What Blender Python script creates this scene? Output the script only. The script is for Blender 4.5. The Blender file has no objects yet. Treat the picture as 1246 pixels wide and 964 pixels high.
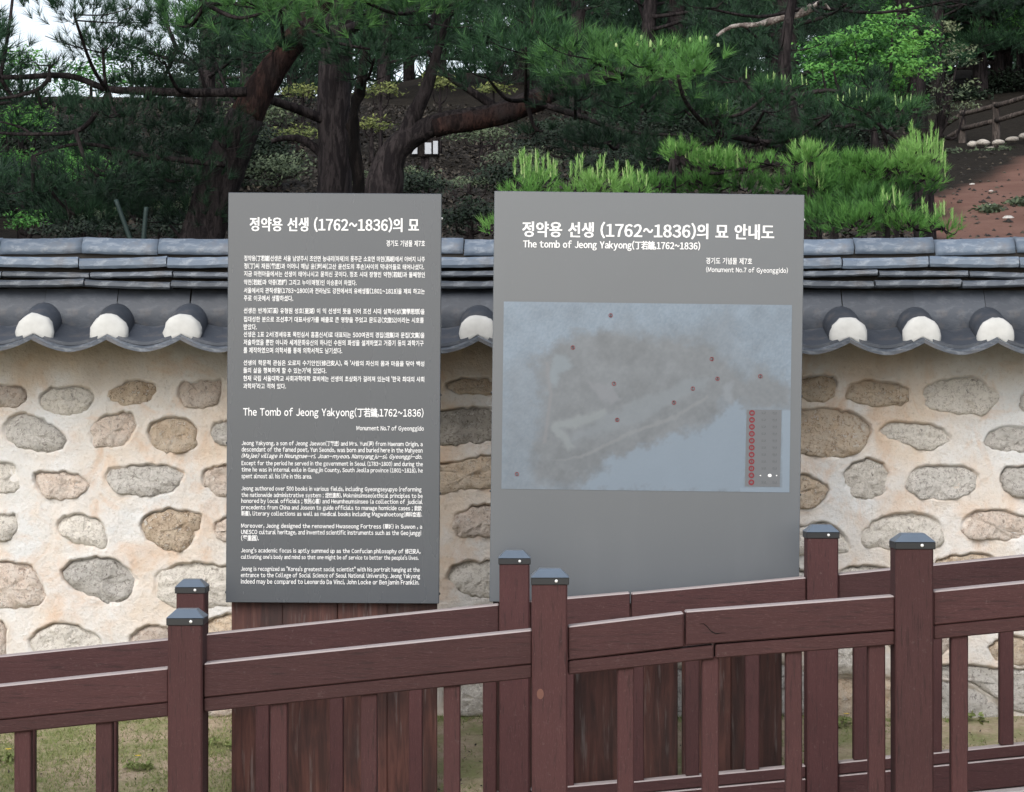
import bpy, bmesh, math, random
import numpy as np
from mathutils import Vector, Matrix
random.seed(7); RNG = np.random.default_rng(11)
scene = bpy.context.scene; COL = scene.collection
PI = math.pi
# ------------------------------------------------------------------ camera, sky, sun, exposure
F = 2869.0; H = 1.40; HY = 500.0            # focal length in photo pixels, eye height, horizon row
def P(px, py, Y): return Vector(((px-623.0)*Y/F, Y, H-(py-HY)*Y/F))
cam_d = bpy.data.cameras.new('camera'); cam = bpy.data.objects.new('camera', cam_d); COL.objects.link(cam)
cam.location = (0, 0, H); cam.rotation_euler = (PI/2, 0, 0)
cam_d.sensor_width = 36; cam_d.lens = F/1246*36; cam_d.shift_y = 18/1246; cam_d.clip_start = .1; cam_d.clip_end = 1500
scene.camera = cam
w = bpy.data.worlds.new('World'); scene.world = w; w.use_nodes = True
nt = w.node_tree; nt.nodes.clear()
sky = nt.nodes.new('ShaderNodeTexSky'); sky.sky_type = 'NISHITA'; sky.sun_disc = False
SUN_EL, SUN_ROT = math.radians(38), math.radians(200)
sky.sun_elevation = SUN_EL; sky.sun_rotation = SUN_ROT; sky.air_density = 1.0; sky.dust_density = 2.5; sky.ozone_density = 1.5
hs = nt.nodes.new('ShaderNodeHueSaturation'); hs.inputs['Saturation'].default_value = .42; hs.inputs['Value'].default_value = 1.35
bg = nt.nodes.new('ShaderNodeBackground'); bg.inputs['Strength'].default_value = .15
wo = nt.nodes.new('ShaderNodeOutputWorld')
nt.links.new(sky.outputs[0], hs.inputs['Color']); nt.links.new(hs.outputs[0], bg.inputs[0]); nt.links.new(bg.outputs[0], wo.inputs[0])
sd = bpy.data.lights.new('sun', 'SUN'); sd.energy = 1.15; sd.angle = math.radians(50); sd.color = (1, .97, .92)
sun = bpy.data.objects.new('sun', sd); COL.objects.link(sun)
# direction the light comes from (azimuth measured from +Y towards +X, as the sky texture does)
dv = Vector((math.sin(SUN_ROT)*math.cos(SUN_EL), math.cos(SUN_ROT)*math.cos(SUN_EL), math.sin(SUN_EL)))
sun.rotation_euler = dv.to_track_quat('Z', 'Y').to_euler()
vs = scene.view_settings; vs.view_transform = 'Standard'; vs.look = 'None'; vs.exposure = 0.30; vs.gamma = 1
scene.render.engine = 'CYCLES'; scene.cycles.max_bounces = 5; scene.cycles.diffuse_bounces = 3

# ------------------------------------------------------------------ materials
class NB:
    def __init__(s, name):
        s.m = bpy.data.materials.new(name); s.m.use_nodes = True; s.nt = s.m.node_tree; s.nt.nodes.clear()
        s.out = s.n('ShaderNodeOutputMaterial'); s.b = s.n('ShaderNodeBsdfPrincipled'); s.nt.links.new(s.b.outputs[0], s.out.inputs[0])
    def n(s, t, **k):
        x = s.nt.nodes.new(t)
        for a, v in k.items(): setattr(x, a, v)
        return x
    def l(s, a, b): s.nt.links.new(a, b)
    def coord(s, scale=(1,1,1), kind='Object'):
        t = s.n('ShaderNodeTexCoord'); mp = s.n('ShaderNodeMapping'); mp.inputs['Scale'].default_value = scale
        s.l(t.outputs[kind], mp.inputs[0]); return mp.outputs[0]
    def noise(s, vec, sc, det=4, rough=.55, dist=0):
        x = s.n('ShaderNodeTexNoise'); x.inputs['Scale'].default_value = sc; x.inputs['Detail'].default_value = det
        x.inputs['Roughness'].default_value = rough; x.inputs['Distortion'].default_value = dist; s.l(vec, x.inputs['Vector']); return x.outputs['Fac']
    def ramp(s, fac, stops):
        r = s.n('ShaderNodeValToRGB'); e = r.color_ramp.elements
        while len(e) < len(stops): e.new(.5)
        for i, (p, c) in enumerate(stops):
            e[i].position = p; c = c if isinstance(c, tuple) else (c, c, c); e[i].color = (*c, 1)
        s.l(fac, r.inputs[0]); return r.outputs[0]
    def mix(s, fac, a, b, mode='MIX'):
        m = s.n('ShaderNodeMix', data_type='RGBA', blend_type=mode)
        for v, i in ((fac, 0), (a, 6), (b, 7)):
            if hasattr(v, 'is_output'): s.l(v, m.inputs[i])
            elif i == 0: m.inputs[0].default_value = v
            else: m.inputs[i].default_value = (*v, 1) if isinstance(v, tuple) else (v, v, v, 1)
        return m.outputs[2]
    def bump(s, h, st, dist=.01):
        b = s.n('ShaderNodeBump'); b.inputs['Strength'].default_value = st; b.inputs['Distance'].default_value = dist
        s.l(h, b.inputs['Height']); s.l(b.outputs[0], s.b.inputs['Normal'])
    def fin(s, col, rough=.7, spec=.3, metal=0):
        if hasattr(col, 'is_output'): s.l(col, s.b.inputs['Base Color'])
        else: s.b.inputs['Base Color'].default_value = (*col, 1)
        if hasattr(rough, 'is_output'): s.l(rough, s.b.inputs['Roughness'])
        else: s.b.inputs['Roughness'].default_value = rough
        s.b.inputs['Specular IOR Level'].default_value = spec; s.b.inputs['Metallic'].default_value = metal
        return s.m
def attr_fac(b, name='tone'):
    a = b.n('ShaderNodeAttribute'); a.attribute_name = name; return a.outputs['Fac']
def rnd(b):
    return b.n('ShaderNodeObjectInfo').outputs['Random']

def stained_wood(name, axis, c0, c1):
    b = NB(name); sc = {'x': (1, 12, 12), 'y': (1, 12, 12), 'z': (12, 12, 1)}[axis]
    v = b.coord(sc); g = b.noise(v, 6, 6, .6, .4); bl = b.noise(b.coord(), 5, 4)
    c = b.mix(g, c0, c1); c = b.mix(b.ramp(bl, [(.35, 0.0), (.75, 1.0)]), c, tuple(x*.72 for x in c1))
    fine = b.noise(b.coord(tuple(4*q for q in sc)), 12, 4, .7)
    c = b.mix(b.ramp(fine, [(.58, 0.0), (.70, .6)]), c, (.13, .075, .07)); c = b.mix(b.ramp(b.noise(b.coord(sc), 9, 5, .7), [(.34, .7), (.44, 0.0)]), c, (.022, .010, .010)); c = b.mix(b.ramp(b.noise(b.coord((1,1,1)), 38, 4, .8), [(.62, 0.0), (.72, .5)]), c, (.10, .07, .068))
    r = b.n('ShaderNodeHueSaturation'); mr = b.n('ShaderNodeMapRange'); b.l(rnd(b), mr.inputs[0]); mr.inputs[3].default_value = .86; mr.inputs[4].default_value = 1.12
    b.l(mr.outputs[0], r.inputs['Value']); b.l(c, r.inputs['Color'])
    # upper faces and chamfers paler: wear, plus sky glare painted into the colour
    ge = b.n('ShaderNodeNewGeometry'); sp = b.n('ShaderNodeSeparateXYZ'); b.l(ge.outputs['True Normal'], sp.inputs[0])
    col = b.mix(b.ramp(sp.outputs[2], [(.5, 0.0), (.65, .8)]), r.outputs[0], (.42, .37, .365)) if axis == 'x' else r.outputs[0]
    b.bump(b.mix(.5, g, fine), .6, .006)
    return b.fin(col, .68, .28)
M = {}
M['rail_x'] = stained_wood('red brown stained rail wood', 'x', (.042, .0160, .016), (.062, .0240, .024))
M['rail_under'] = stained_wood('red brown stained under rail wood', 'y', (.040, .0155, .015), (.058, .0225, .022))
M['rail_z'] = stained_wood('red brown stained post wood', 'z', (.047, .0178, .018), (.068, .0258, .026))
def old_plank():
    b = NB('weathered dark plank'); v = b.coord((9, 9, .7)); g = b.noise(v, 4, 7, .65, .6)
    c = b.ramp(g, [(.25, (.018, .009, .008)), (.45, (.055, .022, .018)), (.62, (.095, .038, .030)), (.82, (.13, .075, .06))])
    pale = b.noise(b.coord((14, 14, 1.1)), 3, 4, .6)
    c = b.mix(b.ramp(pale, [(.58, 0.0), (.70, .6)]), c, (.17, .15, .145))
    bl = b.noise(b.coord(), 2.7, 3); c = b.mix(b.ramp(bl, [(.42, 0.0), (.66, .65)]), c, (.018, .013, .013))
    r = b.n('ShaderNodeHueSaturation'); mr = b.n('ShaderNodeMapRange'); b.l(rnd(b), mr.inputs[0]); mr.inputs[3].default_value = .6; mr.inputs[4].default_value = 1.5
    b.l(mr.outputs[0], r.inputs['Value']); b.l(c, r.inputs['Color']); b.bump(g, .5, .006)
    return b.fin(r.outputs[0], .6, .35)
M['plank'] = old_plank()
def plain(name, c, rough=.6, spec=.3, metal=0, var=.12, sc=20):
    b = NB(name); n = b.noise(b.coord(), sc, 4); cc = b.mix(n, tuple(x*(1-var) for x in c), tuple(x*(1+var) for x in c)); b.bump(n, .08, .003)
    return b.fin(cc, rough, spec, metal)
M['cap_metal'] = plain('blue grey metal post cap', (.13, .165, .21), .38, .5, .3)
M['cap_band'] = plain('black metal cap band', (.012, .013, .015), .4, .5)
M['screw'] = plain('bright screw head', (.75, .75, .73), .35, .6)
M['knot'] = plain('tan knot in the stain', (.13, .06, .045), .7)
def board(name, c, rough):
    b = NB(name); n = b.noise(b.coord(), 3, 3); f = b.noise(b.coord((1, 1, .6)), 60, 3, .6)
    cc = b.mix(n, tuple(x*.96 for x in c), tuple(x*1.04 for x in c)); cc = b.mix(b.ramp(f, [(.6, 0.0), (.8, .15)]), cc, tuple(x*1.5 for x in c))
    st = b.noise(b.coord((3, 1, .8)), 3, 4, .5); cc = b.mix(b.ramp(st, [(.55, 0.0), (.85, .12)]), cc, tuple(x*1.5 for x in c))
    return b.fin(cc, b.ramp(st, [(.3, rough), (.8, rough+.025)]), .85)
M['board_dark'] = board('dark grey painted metal board', (.054, .062, .073), .26)
M['board_light'] = board('mid grey painted metal board', (.104, .114, .126), .24)
M['white'] = plain('white printed lettering', (.80, .80, .80), .5, .3, 0, .02)
M['red'] = plain('dull red printed marks', (.17, .022, .03), .5)
M['darkprint'] = plain('dark printed digits', (.05, .025, .03), .5)
M['legend'] = plain('grey legend print', (.118, .125, .135), .4, .4, 0, .02)
M['rivet'] = plain('dark rivet', (.04, .04, .045), .5)
b = NB('faded aerial map print'); a = b.n('ShaderNodeAttribute'); a.attribute_name = 'Col'; M['map'] = b.fin(a.outputs['Color'], .26, .8)
def mortar():
    b = NB('lime mortar with orange stains'); v = b.coord()
    c = b.mix(b.ramp(b.noise(v, 2.3, 5, .6, .3), [(.36, 0.0), (.62, 1.0)]), (.64, .64, .63), (.66, .565, .47))
    c = b.mix(b.ramp(b.noise(v, 5.5, 5, .65, .8), [(.50, 0.0), (.70, .55)]), c, (.58, .37, .225))
    c = b.mix(b.ramp(b.noise(b.coord((1, 1, .8)), 3.6, 5, .6), [(.52, 0.0), (.7, .8)]), c, (.70, .71, .71))
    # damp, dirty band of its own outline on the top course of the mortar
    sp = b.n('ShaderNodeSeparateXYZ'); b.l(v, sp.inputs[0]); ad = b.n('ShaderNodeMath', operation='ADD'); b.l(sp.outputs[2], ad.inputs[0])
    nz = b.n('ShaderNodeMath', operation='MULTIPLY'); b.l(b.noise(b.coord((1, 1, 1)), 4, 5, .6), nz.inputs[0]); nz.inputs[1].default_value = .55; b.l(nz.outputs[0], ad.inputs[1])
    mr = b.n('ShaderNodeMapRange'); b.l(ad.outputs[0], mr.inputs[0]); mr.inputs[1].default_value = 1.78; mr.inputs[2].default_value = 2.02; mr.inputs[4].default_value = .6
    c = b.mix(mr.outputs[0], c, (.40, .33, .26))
    sp2 = b.noise(v, 60, 5, .7); c = b.mix(b.ramp(sp2, [(.56, 0.0), (.72, .45)]), c, (.32, .26, .21)); c = b.mix(b.ramp(b.noise(v, 24, 6, .75, .5), [(.60, 0.0), (.70, .5)]), c, (.46, .39, .31))
    b.bump(b.mix(.6, sp2, b.noise(v, 14, 5, .6)), .8, .02); return b.fin(c, .9, .15)
M['mortar'] = mortar()
def stone(name, c0, c1, cd):
    b = NB(name); v = b.coord(); n = b.noise(v, 9, 6, .65, .5); s = b.noise(v, 48, 5, .85); k = b.noise(v, 20, 6, .75, 1.6)
    c = b.mix(b.ramp(n, [(.35, 0.0), (.65, 1.0)]), c0, c1); c = b.mix(b.ramp(s, [(.51, 0.0), (.59, .75)]), c, cd)
    c = b.mix(b.ramp(k, [(.33, .85), (.42, 0.0)]), c, tuple(x*.5 for x in cd))
    c = b.mix(b.ramp(b.noise(v, 45, 3, .7), [(.58, 0.0), (.66, .7)]), c, (.74, .71, .66))
    r = b.n('ShaderNodeHueSaturation'); mr = b.n('ShaderNodeMapRange'); b.l(rnd(b), mr.inputs[0]); mr.inputs[3].default_value = .85; mr.inputs[4].default_value = 1.13
    b.l(mr.outputs[0], r.inputs['Value']); b.l(c, r.inputs['Color'])
    b.bump(b.mix(.5, b.mix(.5, k, s), n), 1.0, .05); return b.fin(r.outputs[0], .9, .15)
STONE = {
 'g': stone('grey granite stone', (.56, .54, .50), (.67, .64, .60), (.25, .22, .20)),
 'p': stone('pinkish granite stone', (.68, .56, .47), (.66, .60, .54), (.33, .24, .19)),
 't': stone('tan granite stone', (.70, .55, .40), (.67, .59, .49), (.38, .26, .17)),
 'b': stone('brown streaked stone', (.46, .35, .25), (.68, .58, .46), (.16, .10, .06)),
 'w': stone('pale granite stone', (.76, .72, .65), (.73, .69, .63), (.38, .33, .28)),
 'd': stone('dark grey stone', (.46, .43, .38), (.54, .50, .45), (.19, .165, .14))}
def tile(name, c0, c1, patina):
    b = NB(name); v = b.coord(); n = b.noise(v, 6, 5, .6); m = b.noise(b.coord((1, 1, 2.5)), 16, 6, .7, .6)
    c = b.mix(n, c0, c1); c = b.mix(b.ramp(m, [(.50, 0.0), (.66, patina)]), c, (.42, .45, .48))
    c = b.mix(b.ramp(b.noise(v, 11, 4), [(.55, 0.0), (.75, .5)]), c, (.15, .13, .115))
    r = b.n('ShaderNodeHueSaturation'); mr = b.n('ShaderNodeMapRange'); b.l(rnd(b), mr.inputs[0]); mr.inputs[3].default_value = .8; mr.inputs[4].default_value = 1.25
    b.l(mr.outputs[0], r.inputs['Value']); b.l(c, r.inputs['Color'])
    b.bump(m, .3, .006); return b.fin(r.outputs[0], .55, .45)
M['tile'] = tile('charcoal roof tile', (.032, .039, .053), (.052, .060, .074), .06)
M['tile_ridge'] = tile('blue grey weathered ridge tile', (.080, .110, .155), (.145, .180, .225), .35)
M['tile_mid'] = tile('dark weathered course tile', (.038, .047, .062), (.085, .099, .120), .32)
M['plaster'] = plain('white plaster tile end', (.50, .50, .48), .9, .1, 0, .22, 18)
M['bed'] = plain('dark bedding mortar', (.05, .045, .04), .95, .1)
def bark(name, c0, c1, c2):
    b = NB(name); v = b.coord((1, 1, .22)); n = b.noise(b.coord(), 4, 5); k = b.noise(v, 30, 6, .7, .8); f = b.noise(v, 13, 4, .6, 1.2)
    c = b.mix(b.ramp(n, [(.4, 0.0), (.65, 1.0)]), c0, c1); c = b.mix(b.ramp(f, [(.42, .9), (.52, 0.0)]), c, c2); c = b.mix(b.ramp(k, [(.40, .8), (.52, 0.0)]), c, c2)
    b.bump(b.mix(.5, k, f), 1.0, .05); return b.fin(c, .95, .1)
M['bark'] = bark('dark pine bark', (.036, .030, .031), (.050, .042, .042), (.013, .011, .012))
M['bark_red'] = bark('reddish pine bark', (.056, .029, .024), (.034, .027, .027), (.014, .010, .010))
M['bark_black'] = bark('blackish bark', (.018, .015, .014), (.030, .024, .022), (.008, .007, .007))
M['dead'] = bark('bleached dead branch', (.42, .38, .35), (.34, .30, .27), (.15, .12, .11))
M['log'] = bark('grey weathered log', (.11, .09, .08), (.16, .135, .12), (.04, .034, .032))
def leaf(name, dark, mid, bright, trans=.25):
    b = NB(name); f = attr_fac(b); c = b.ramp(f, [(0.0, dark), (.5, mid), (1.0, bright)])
    b.fin(c, .6, .25)
    t = b.n('ShaderNodeBsdfTranslucent'); b.l(c, t.inputs[0]); mx = b.n('ShaderNodeMixShader'); mx.inputs[0].default_value = trans
    b.l(b.b.outputs[0], mx.inputs[1]); b.l(t.outputs[0], mx.inputs[2]); b.l(mx.outputs[0], b.out.inputs[0]); return b.m
M['needle'] = leaf('pine needles', (.012, .026, .018), (.033, .090, .040), (.13, .31, .08), .15)
M['fresh'] = leaf('fresh pine needles', (.03, .085, .03), (.11, .28, .06), (.25, .46, .13), .2)
M['candle'] = leaf('pale pine candles', (.14, .26, .08), (.24, .38, .13), (.38, .46, .22), .1)
M['broad'] = leaf('broad green leaves', (.03, .09, .03), (.09, .27, .06), (.20, .46, .10), .3)
M['yellowleaf'] = leaf('yellow green leaves', (.035, .05, .02), (.095, .125, .04), (.24, .27, .09), .3)
M['greyleaf'] = leaf('grey green leaves', (.05, .07, .045), (.12, .16, .09), (.28, .32, .18), .25)
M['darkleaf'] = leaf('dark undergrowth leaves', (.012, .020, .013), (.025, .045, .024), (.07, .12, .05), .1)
M['grass'] = leaf('short grass blades', (.16, .17, .07), (.22, .28, .10), (.42, .40, .21), .2)
M['litter'] = leaf('brown leaf litter', (.014, .012, .010), (.032, .026, .020), (.10, .083, .062), 0)
def ground_mat():
    b = NB('lawn soil'); v = b.coord(); n = b.noise(v, 3.2, 5, .6); f = b.noise(v, 40, 5, .75)
    c = b.mix(b.ramp(n, [(.42, 0.0), (.58, 1.0)]), (.48, .39, .29), (.27, .29, .14)); c = b.mix(b.ramp(f, [(.45, 0.0), (.65, .6)]), c, (.25, .19, .13))
    c = b.mix(b.ramp(b.noise(v, 90, 3, .6), [(.62, 0.0), (.7, .6)]), c, (.48, .42, .34))
    b.bump(f, .8, .02); return b.fin(c, .95, .1)
M['soil'] = ground_mat()
def hill_mat():
    b = NB('hillside earth'); v = b.coord(); n = b.noise(v, .8, 6, .65); f = b.noise(v, 9, 6, .75)
    dark = b.mix(b.ramp(f, [(.4, 0.0), (.7, 1.0)]), (.014, .012, .010), (.038, .032, .025))
    red = b.mix(b.ramp(n, [(.35, 0.0), (.7, 1.0)]), (.165, .088, .068), (.225, .130, .102)); red = b.mix(b.ramp(f, [(.52, 0.0), (.75, .6)]), red, (.12, .07, .05))
    red = b.mix(b.ramp(b.noise(v, 30, 3, .6), [(.66, 0.0), (.72, .6)]), red, (.40, .30, .25))
    c = b.mix(attr_fac(b, 'bare'), dark, red); b.bump(f, .8, .08); return b.fin(c, .95, .1)
M['hill'] = hill_mat()
b = NB('pale concrete paver'); v = b.coord(); f = b.noise(v, 35, 5, .7); c = b.mix(f, (.36, .33, .32), (.50, .46, .45)); b.bump(f, .3, .004); M['paver'] = b.fin(c, .85, .2)
M['concrete'] = plain('grey concrete edging', (.27, .25, .24), .9, .2)
M['signwhite'] = plain('white panel', (.42, .44, .47), .5)
M['rock'] = STONE['g']; M['rockd'] = STONE['d']
M['stake'] = plain('dull green support pole', (.014, .028, .026), .6)
M['flower'] = plain('yellow petals', (.75, .55, .03), .6)

# ------------------------------------------------------------------ object helpers
def link(o, parent=None):
    COL.objects.link(o)
    if parent is not None: o.parent = parent
    return o
def tag(o, label=None, cat=None, group=None, kind=None):
    if label: o['label'] = label
    if cat: o['category'] = cat
    if group: o['group'] = group
    if kind: o['kind'] = kind
    return o
def empty(name, loc=(0, 0, 0), label=None, cat=None, group=None):
    o = bpy.data.objects.new(name, None); o.location = loc; o.empty_display_size = .2; link(o); tag(o, label, cat, group); return o
def mesh_np(name, V, Fc, mat, parent=None, smooth=False, attrs=None):
    """V (n,3), Fc (m,k) same-sided faces; attrs: name -> per-vertex floats or colours"""
    V = np.asarray(V, np.float32); Fc = np.asarray(Fc, np.int32); k = Fc.shape[1]
    me = bpy.data.meshes.new(name); me.vertices.add(len(V)); me.vertices.foreach_set('co', V.ravel())
    me.loops.add(Fc.size); me.loops.foreach_set('vertex_index', Fc.ravel())
    me.polygons.add(len(Fc)); me.polygons.foreach_set('loop_start', np.arange(0, Fc.size, k, dtype=np.int32))
    me.polygons.foreach_set('loop_total', np.full(len(Fc), k, np.int32))
    if smooth: me.polygons.foreach_set('use_smooth', np.ones(len(Fc), bool))
    for an, av in (attrs or {}).items():
        av = np.asarray(av, np.float32)
        if av.ndim == 1: a = me.attributes.new(an, 'FLOAT', 'POINT'); a.data.foreach_set('value', av)
        else: a = me.attributes.new(an, 'FLOAT_COLOR', 'POINT'); a.data.foreach_set('color', np.c_[av, np.ones(len(av))].astype(np.float32).ravel())
    me.materials.append(mat); me.update(calc_edges=True)
    return link(bpy.data.objects.new(name, me), parent)
def mesh_bm(name, bm, mat, parent=None, smooth=False):
    bmesh.ops.recalc_face_normals(bm, faces=bm.faces); me = bpy.data.meshes.new(name); bm.to_mesh(me); bm.free()
    if smooth: me.polygons.foreach_set('use_smooth', [True]*len(me.polygons))
    me.materials.append(mat); return link(bpy.data.objects.new(name, me), parent)
def prism(poly, y0, y1, bev=.004):
    """polygon in (x, z) extruded from y0 to y1, edges chamfered"""
    bm = bmesh.new(); a = [bm.verts.new((x, y0, z)) for x, z in poly]; c = [bm.verts.new((x, y1, z)) for x, z in poly]; n = len(poly)
    bm.faces.new(a); bm.faces.new(list(reversed(c)))
    for i in range(n): bm.faces.new((a[i], c[i], c[(i+1) % n], a[(i+1) % n]))
    bmesh.ops.recalc_face_normals(bm, faces=bm.faces)
    if bev: bmesh.ops.bevel(bm, geom=list(bm.edges), offset=bev, segments=1, affect='EDGES', clamp_overlap=True)
    return bm
def boxbm(x0, x1, y0, y1, z0, z1, bev=.004): return prism([(x0, z0), (x1, z0), (x1, z1), (x0, z1)], y0, y1, bev)
def vnoise(shape_pts, freq, seed):
    """smooth value noise for (n,2|3) points"""
    p = np.asarray(shape_pts, float)*freq; d = p.shape[1]; i0 = np.floor(p).astype(np.int64); f = p-i0; f = f*f*(3-2*f); out = np.zeros(len(p))
    for corner in range(1 << d):
        idx = np.zeros(len(p), np.int64)+seed*1013; wt = np.ones(len(p))
        for k in range(d):
            bit = (corner >> k) & 1; idx = (idx*73856093) ^ ((i0[:, k]+bit)*(19349663+k*83492791)); wt *= f[:, k] if bit else 1-f[:, k]
        idx = idx & 0x7fffffff; idx = ((idx ^ (idx >> 13))*1274126177) & 0x7fffffff; out += wt*((idx ^ (idx >> 16)) % 10007)/10007.0
    return out
def fbm(p, freq, seed, o=4):
    s = 0; a = .5; t = 0
    for k in range(o): s = s+a*vnoise(p, freq*2**k, seed+k*7); t += a; a *= .55
    return s/t
def tube_arrays(pts, rad, n=8, wob=.12, seed=0):
    pts = [Vector(p) for p in pts]; V = []; Fc = []; up = Vector((0.3, 1, .2)).normalized(); rg = random.Random(seed)
    for i, p in enumerate(pts):
        d = (pts[min(i+1, len(pts)-1)]-pts[max(i-1, 0)]).normalized(); a = d.cross(up)
        if a.length < 1e-3: a = d.cross(Vector((1, 0, 0)))
        a.normalize(); c = d.cross(a)
        for k in range(n):
            t = 2*PI*k/n; r = rad[i]*(1+wob*(rg.random()-.5)*2); V.append(p+a*math.cos(t)*r+c*math.sin(t)*r)
    for i in range(len(pts)-1):
        for k in range(n): a0 = i*n+k; a1 = i*n+(k+1) % n; Fc.append((a0, a1, a1+n, a0+n))
    V.append(pts[-1]); m = len(V)-1
    for k in range(n): a0 = (len(pts)-1)*n+k; Fc.append((a0, (len(pts)-1)*n+(k+1) % n, m, m))
    V.append(pts[0]); m = len(V)-1
    for k in range(n): Fc.append(((k+1) % n, k, m, m))
    return V, Fc
def smooth_path(pts, rad, sub=4):
    P_ = [Vector(p) for p in pts]; out = []; r = []
    for i in range(len(P_)-1):
        p0 = P_[max(i-1, 0)]; p1 = P_[i]; p2 = P_[i+1]; p3 = P_[min(i+2, len(P_)-1)]
        for k in range(sub):
            t = k/sub; out.append(.5*((2*p1)+(p2-p0)*t+(2*p0-5*p1+4*p2-p3)*t*t+(3*p1-p0-3*p2+p3)*t**3)); r.append(rad[i]*(1-t)+rad[i+1]*t)
    out.append(P_[-1]); r.append(rad[-1]); return out, r
def tubes(name, specs, mat, parent, n=8, wob=.06):
    """several limbs of one tree joined into one branching mesh: specs = [(points, radii)]"""
    V = []; T = []
    for k, (p, r) in enumerate(specs):
        p, r = smooth_path(p, r); v, f = tube_arrays(p, r, n, wob, k); o = len(V); V += v
        for q in f:
            if q[2] == q[3]: T.append((q[0]+o, q[1]+o, q[2]+o))
            else: T.append((q[0]+o, q[1]+o, q[2]+o)); T.append((q[0]+o, q[2]+o, q[3]+o))
    return mesh_np(name, [tuple(v) for v in V], T, mat, parent, True)

# ------------------------------------------------------------------ setting: ground, hill, walkway
# lawn strip between the walkway and the wall
RAMP = lambda x: -.045+.0985*(x-1.95)            # walking surface of the ramp
def lawn_z(x, y):
    t = np.clip((10.65-y)/1.3, 0, 3); z = .03-.19*t**1.05; z = np.where(y < 8.9, np.minimum(z, -.30), z)
    return z+.02*(fbm(np.c_[x, y], 2.5, 5, 3)-.5)
xs = np.r_[np.linspace(-60, -9.5, 12), np.linspace(-9, 9, 240), np.linspace(9.5, 60, 12)]; ys = np.r_[np.linspace(-80, -5, 10), np.linspace(-4, 8.6, 26), np.linspace(8.75, 11.2, 50)]
X, Y = np.meshgrid(xs, ys); xf, yf = X.ravel(), Y.ravel(); nx, ny = len(xs), len(ys)
def gridfaces(nx, ny):
    i, j = np.meshgrid(np.arange(nx-1), np.arange(ny-1)); a = (j*nx+i).ravel(); return np.c_[a, a+1, a+1+nx, a+nx]
o = mesh_np('ground', np.c_[xf, yf, lawn_z(xf, yf)-np.where(yf < 8.7, .55, 0)], gridfaces(nx, ny), M['soil'], None, True); tag(o, kind='structure')
# hillside behind the wall, out to the horizon
HY_ = np.array([11.15, 12.5, 14, 17, 20, 28, 40, 50, 62, 80, 120, 300, 900]); HZ = np.array([.1, .8, 1.3, 1.9, 2.4, 3.45, 5.25, 6.95, 9.6, 13.0, 17, 22, 25])
HL = np.array([.1, .8, 1.3, 1.9, 2.4, 3.4, 5.9, 8.0, 9.6, 11.8, 16, 20, 24])
def hill_z(x, y):
    x = np.asarray(x, float); y = np.asarray(y, float); zr = np.interp(y, HY_, HZ); zl = np.interp(y, HY_, HL)
    px = 623+x*F/np.maximum(y, 1); t = np.clip((px-330)/260, 0, 1); t = t*t*(3-2*t); z = zl*(1-t)+zr*t
    k = np.clip((px-1050)/200, 0, 3)*np.clip((y-24)/26, 0, 1.0); z = z+k*.25*np.clip(1-(y-60)/60, 0, 1)
    return z+.25*(fbm(np.c_[x.ravel(), y.ravel()], .35, 3, 4).reshape(x.shape)-.5)*np.clip((y-11)/8, 0, 1)
def HZ1(x, y): return float(hill_z(np.array([x]), np.array([y]))[0])
ys = np.r_[np.linspace(11.15, 30, 60), np.linspace(30.6, 75, 70), np.geomspace(77, 900, 22)]; us = np.linspace(-1, 1, 200)
U, Y = np.meshgrid(us, ys); X = U*(6+Y*.75); xf, yf = X.ravel(), Y.ravel()
px = 623+xf*F/yf; nzb = (fbm(np.c_[xf, yf], .5, 21, 4)-.5)
bare = np.clip((px-1120+nzb*160+(yf-30)*1.2)/40, 0, 1)*np.clip((37+(px-1150)*.085-yf+nzb*5)/3, 0, 1)*np.clip((yf-16)/4, 0, 1)
o = mesh_np('hillside', np.c_[xf, yf, hill_z(xf, yf)], gridfaces(len(us), len(ys)), M['hill'], None, True, {'bare': bare}); tag(o, kind='structure')
# walkway between the railings, made of slabs
walk = empty('walkway'); tag(walk, kind='structure')
bm = prism([(-4.2, RAMP(-4.2)-.25), (4.2, RAMP(4.2)-.45), (4.2, RAMP(4.2)-.03), (-4.2, RAMP(-4.2)-.03)], 7.72, 9.19, 0); mesh_bm('ramp_base', bm, M['concrete'], walk)
for i in range(28):
    for j in range(4):
        x0 = -4.2+i*.3+(.15 if j % 2 else 0); x1 = x0+.294; y0 = 7.96+j*.245
        mesh_bm('paving_slab', prism([(x0, RAMP(x0)-.028), (x1, RAMP(x1)-.028), (x1, RAMP(x1)+random.uniform(-.001, .002)), (x0, RAMP(x0)+random.uniform(-.001, .002))], y0, y0+.239, .003), M['paver'], walk)
mesh_bm('edge_kerb', prism([(-4.2, RAMP(-4.2)-.028), (4.2, RAMP(4.2)-.028), (4.2, RAMP(4.2)+.006), (-4.2, RAMP(-4.2)+.006)], 8.945, 9.17, .004), M['paver'], walk)
mesh_bm('edge_kerb', prism([(-4.2, RAMP(-4.2)-.028), (4.2, RAMP(4.2)-.028), (4.2, RAMP(4.2)+.006), (-4.2, RAMP(-4.2)+.006)], 7.74, 7.95, .004), M['paver'], walk)

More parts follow.
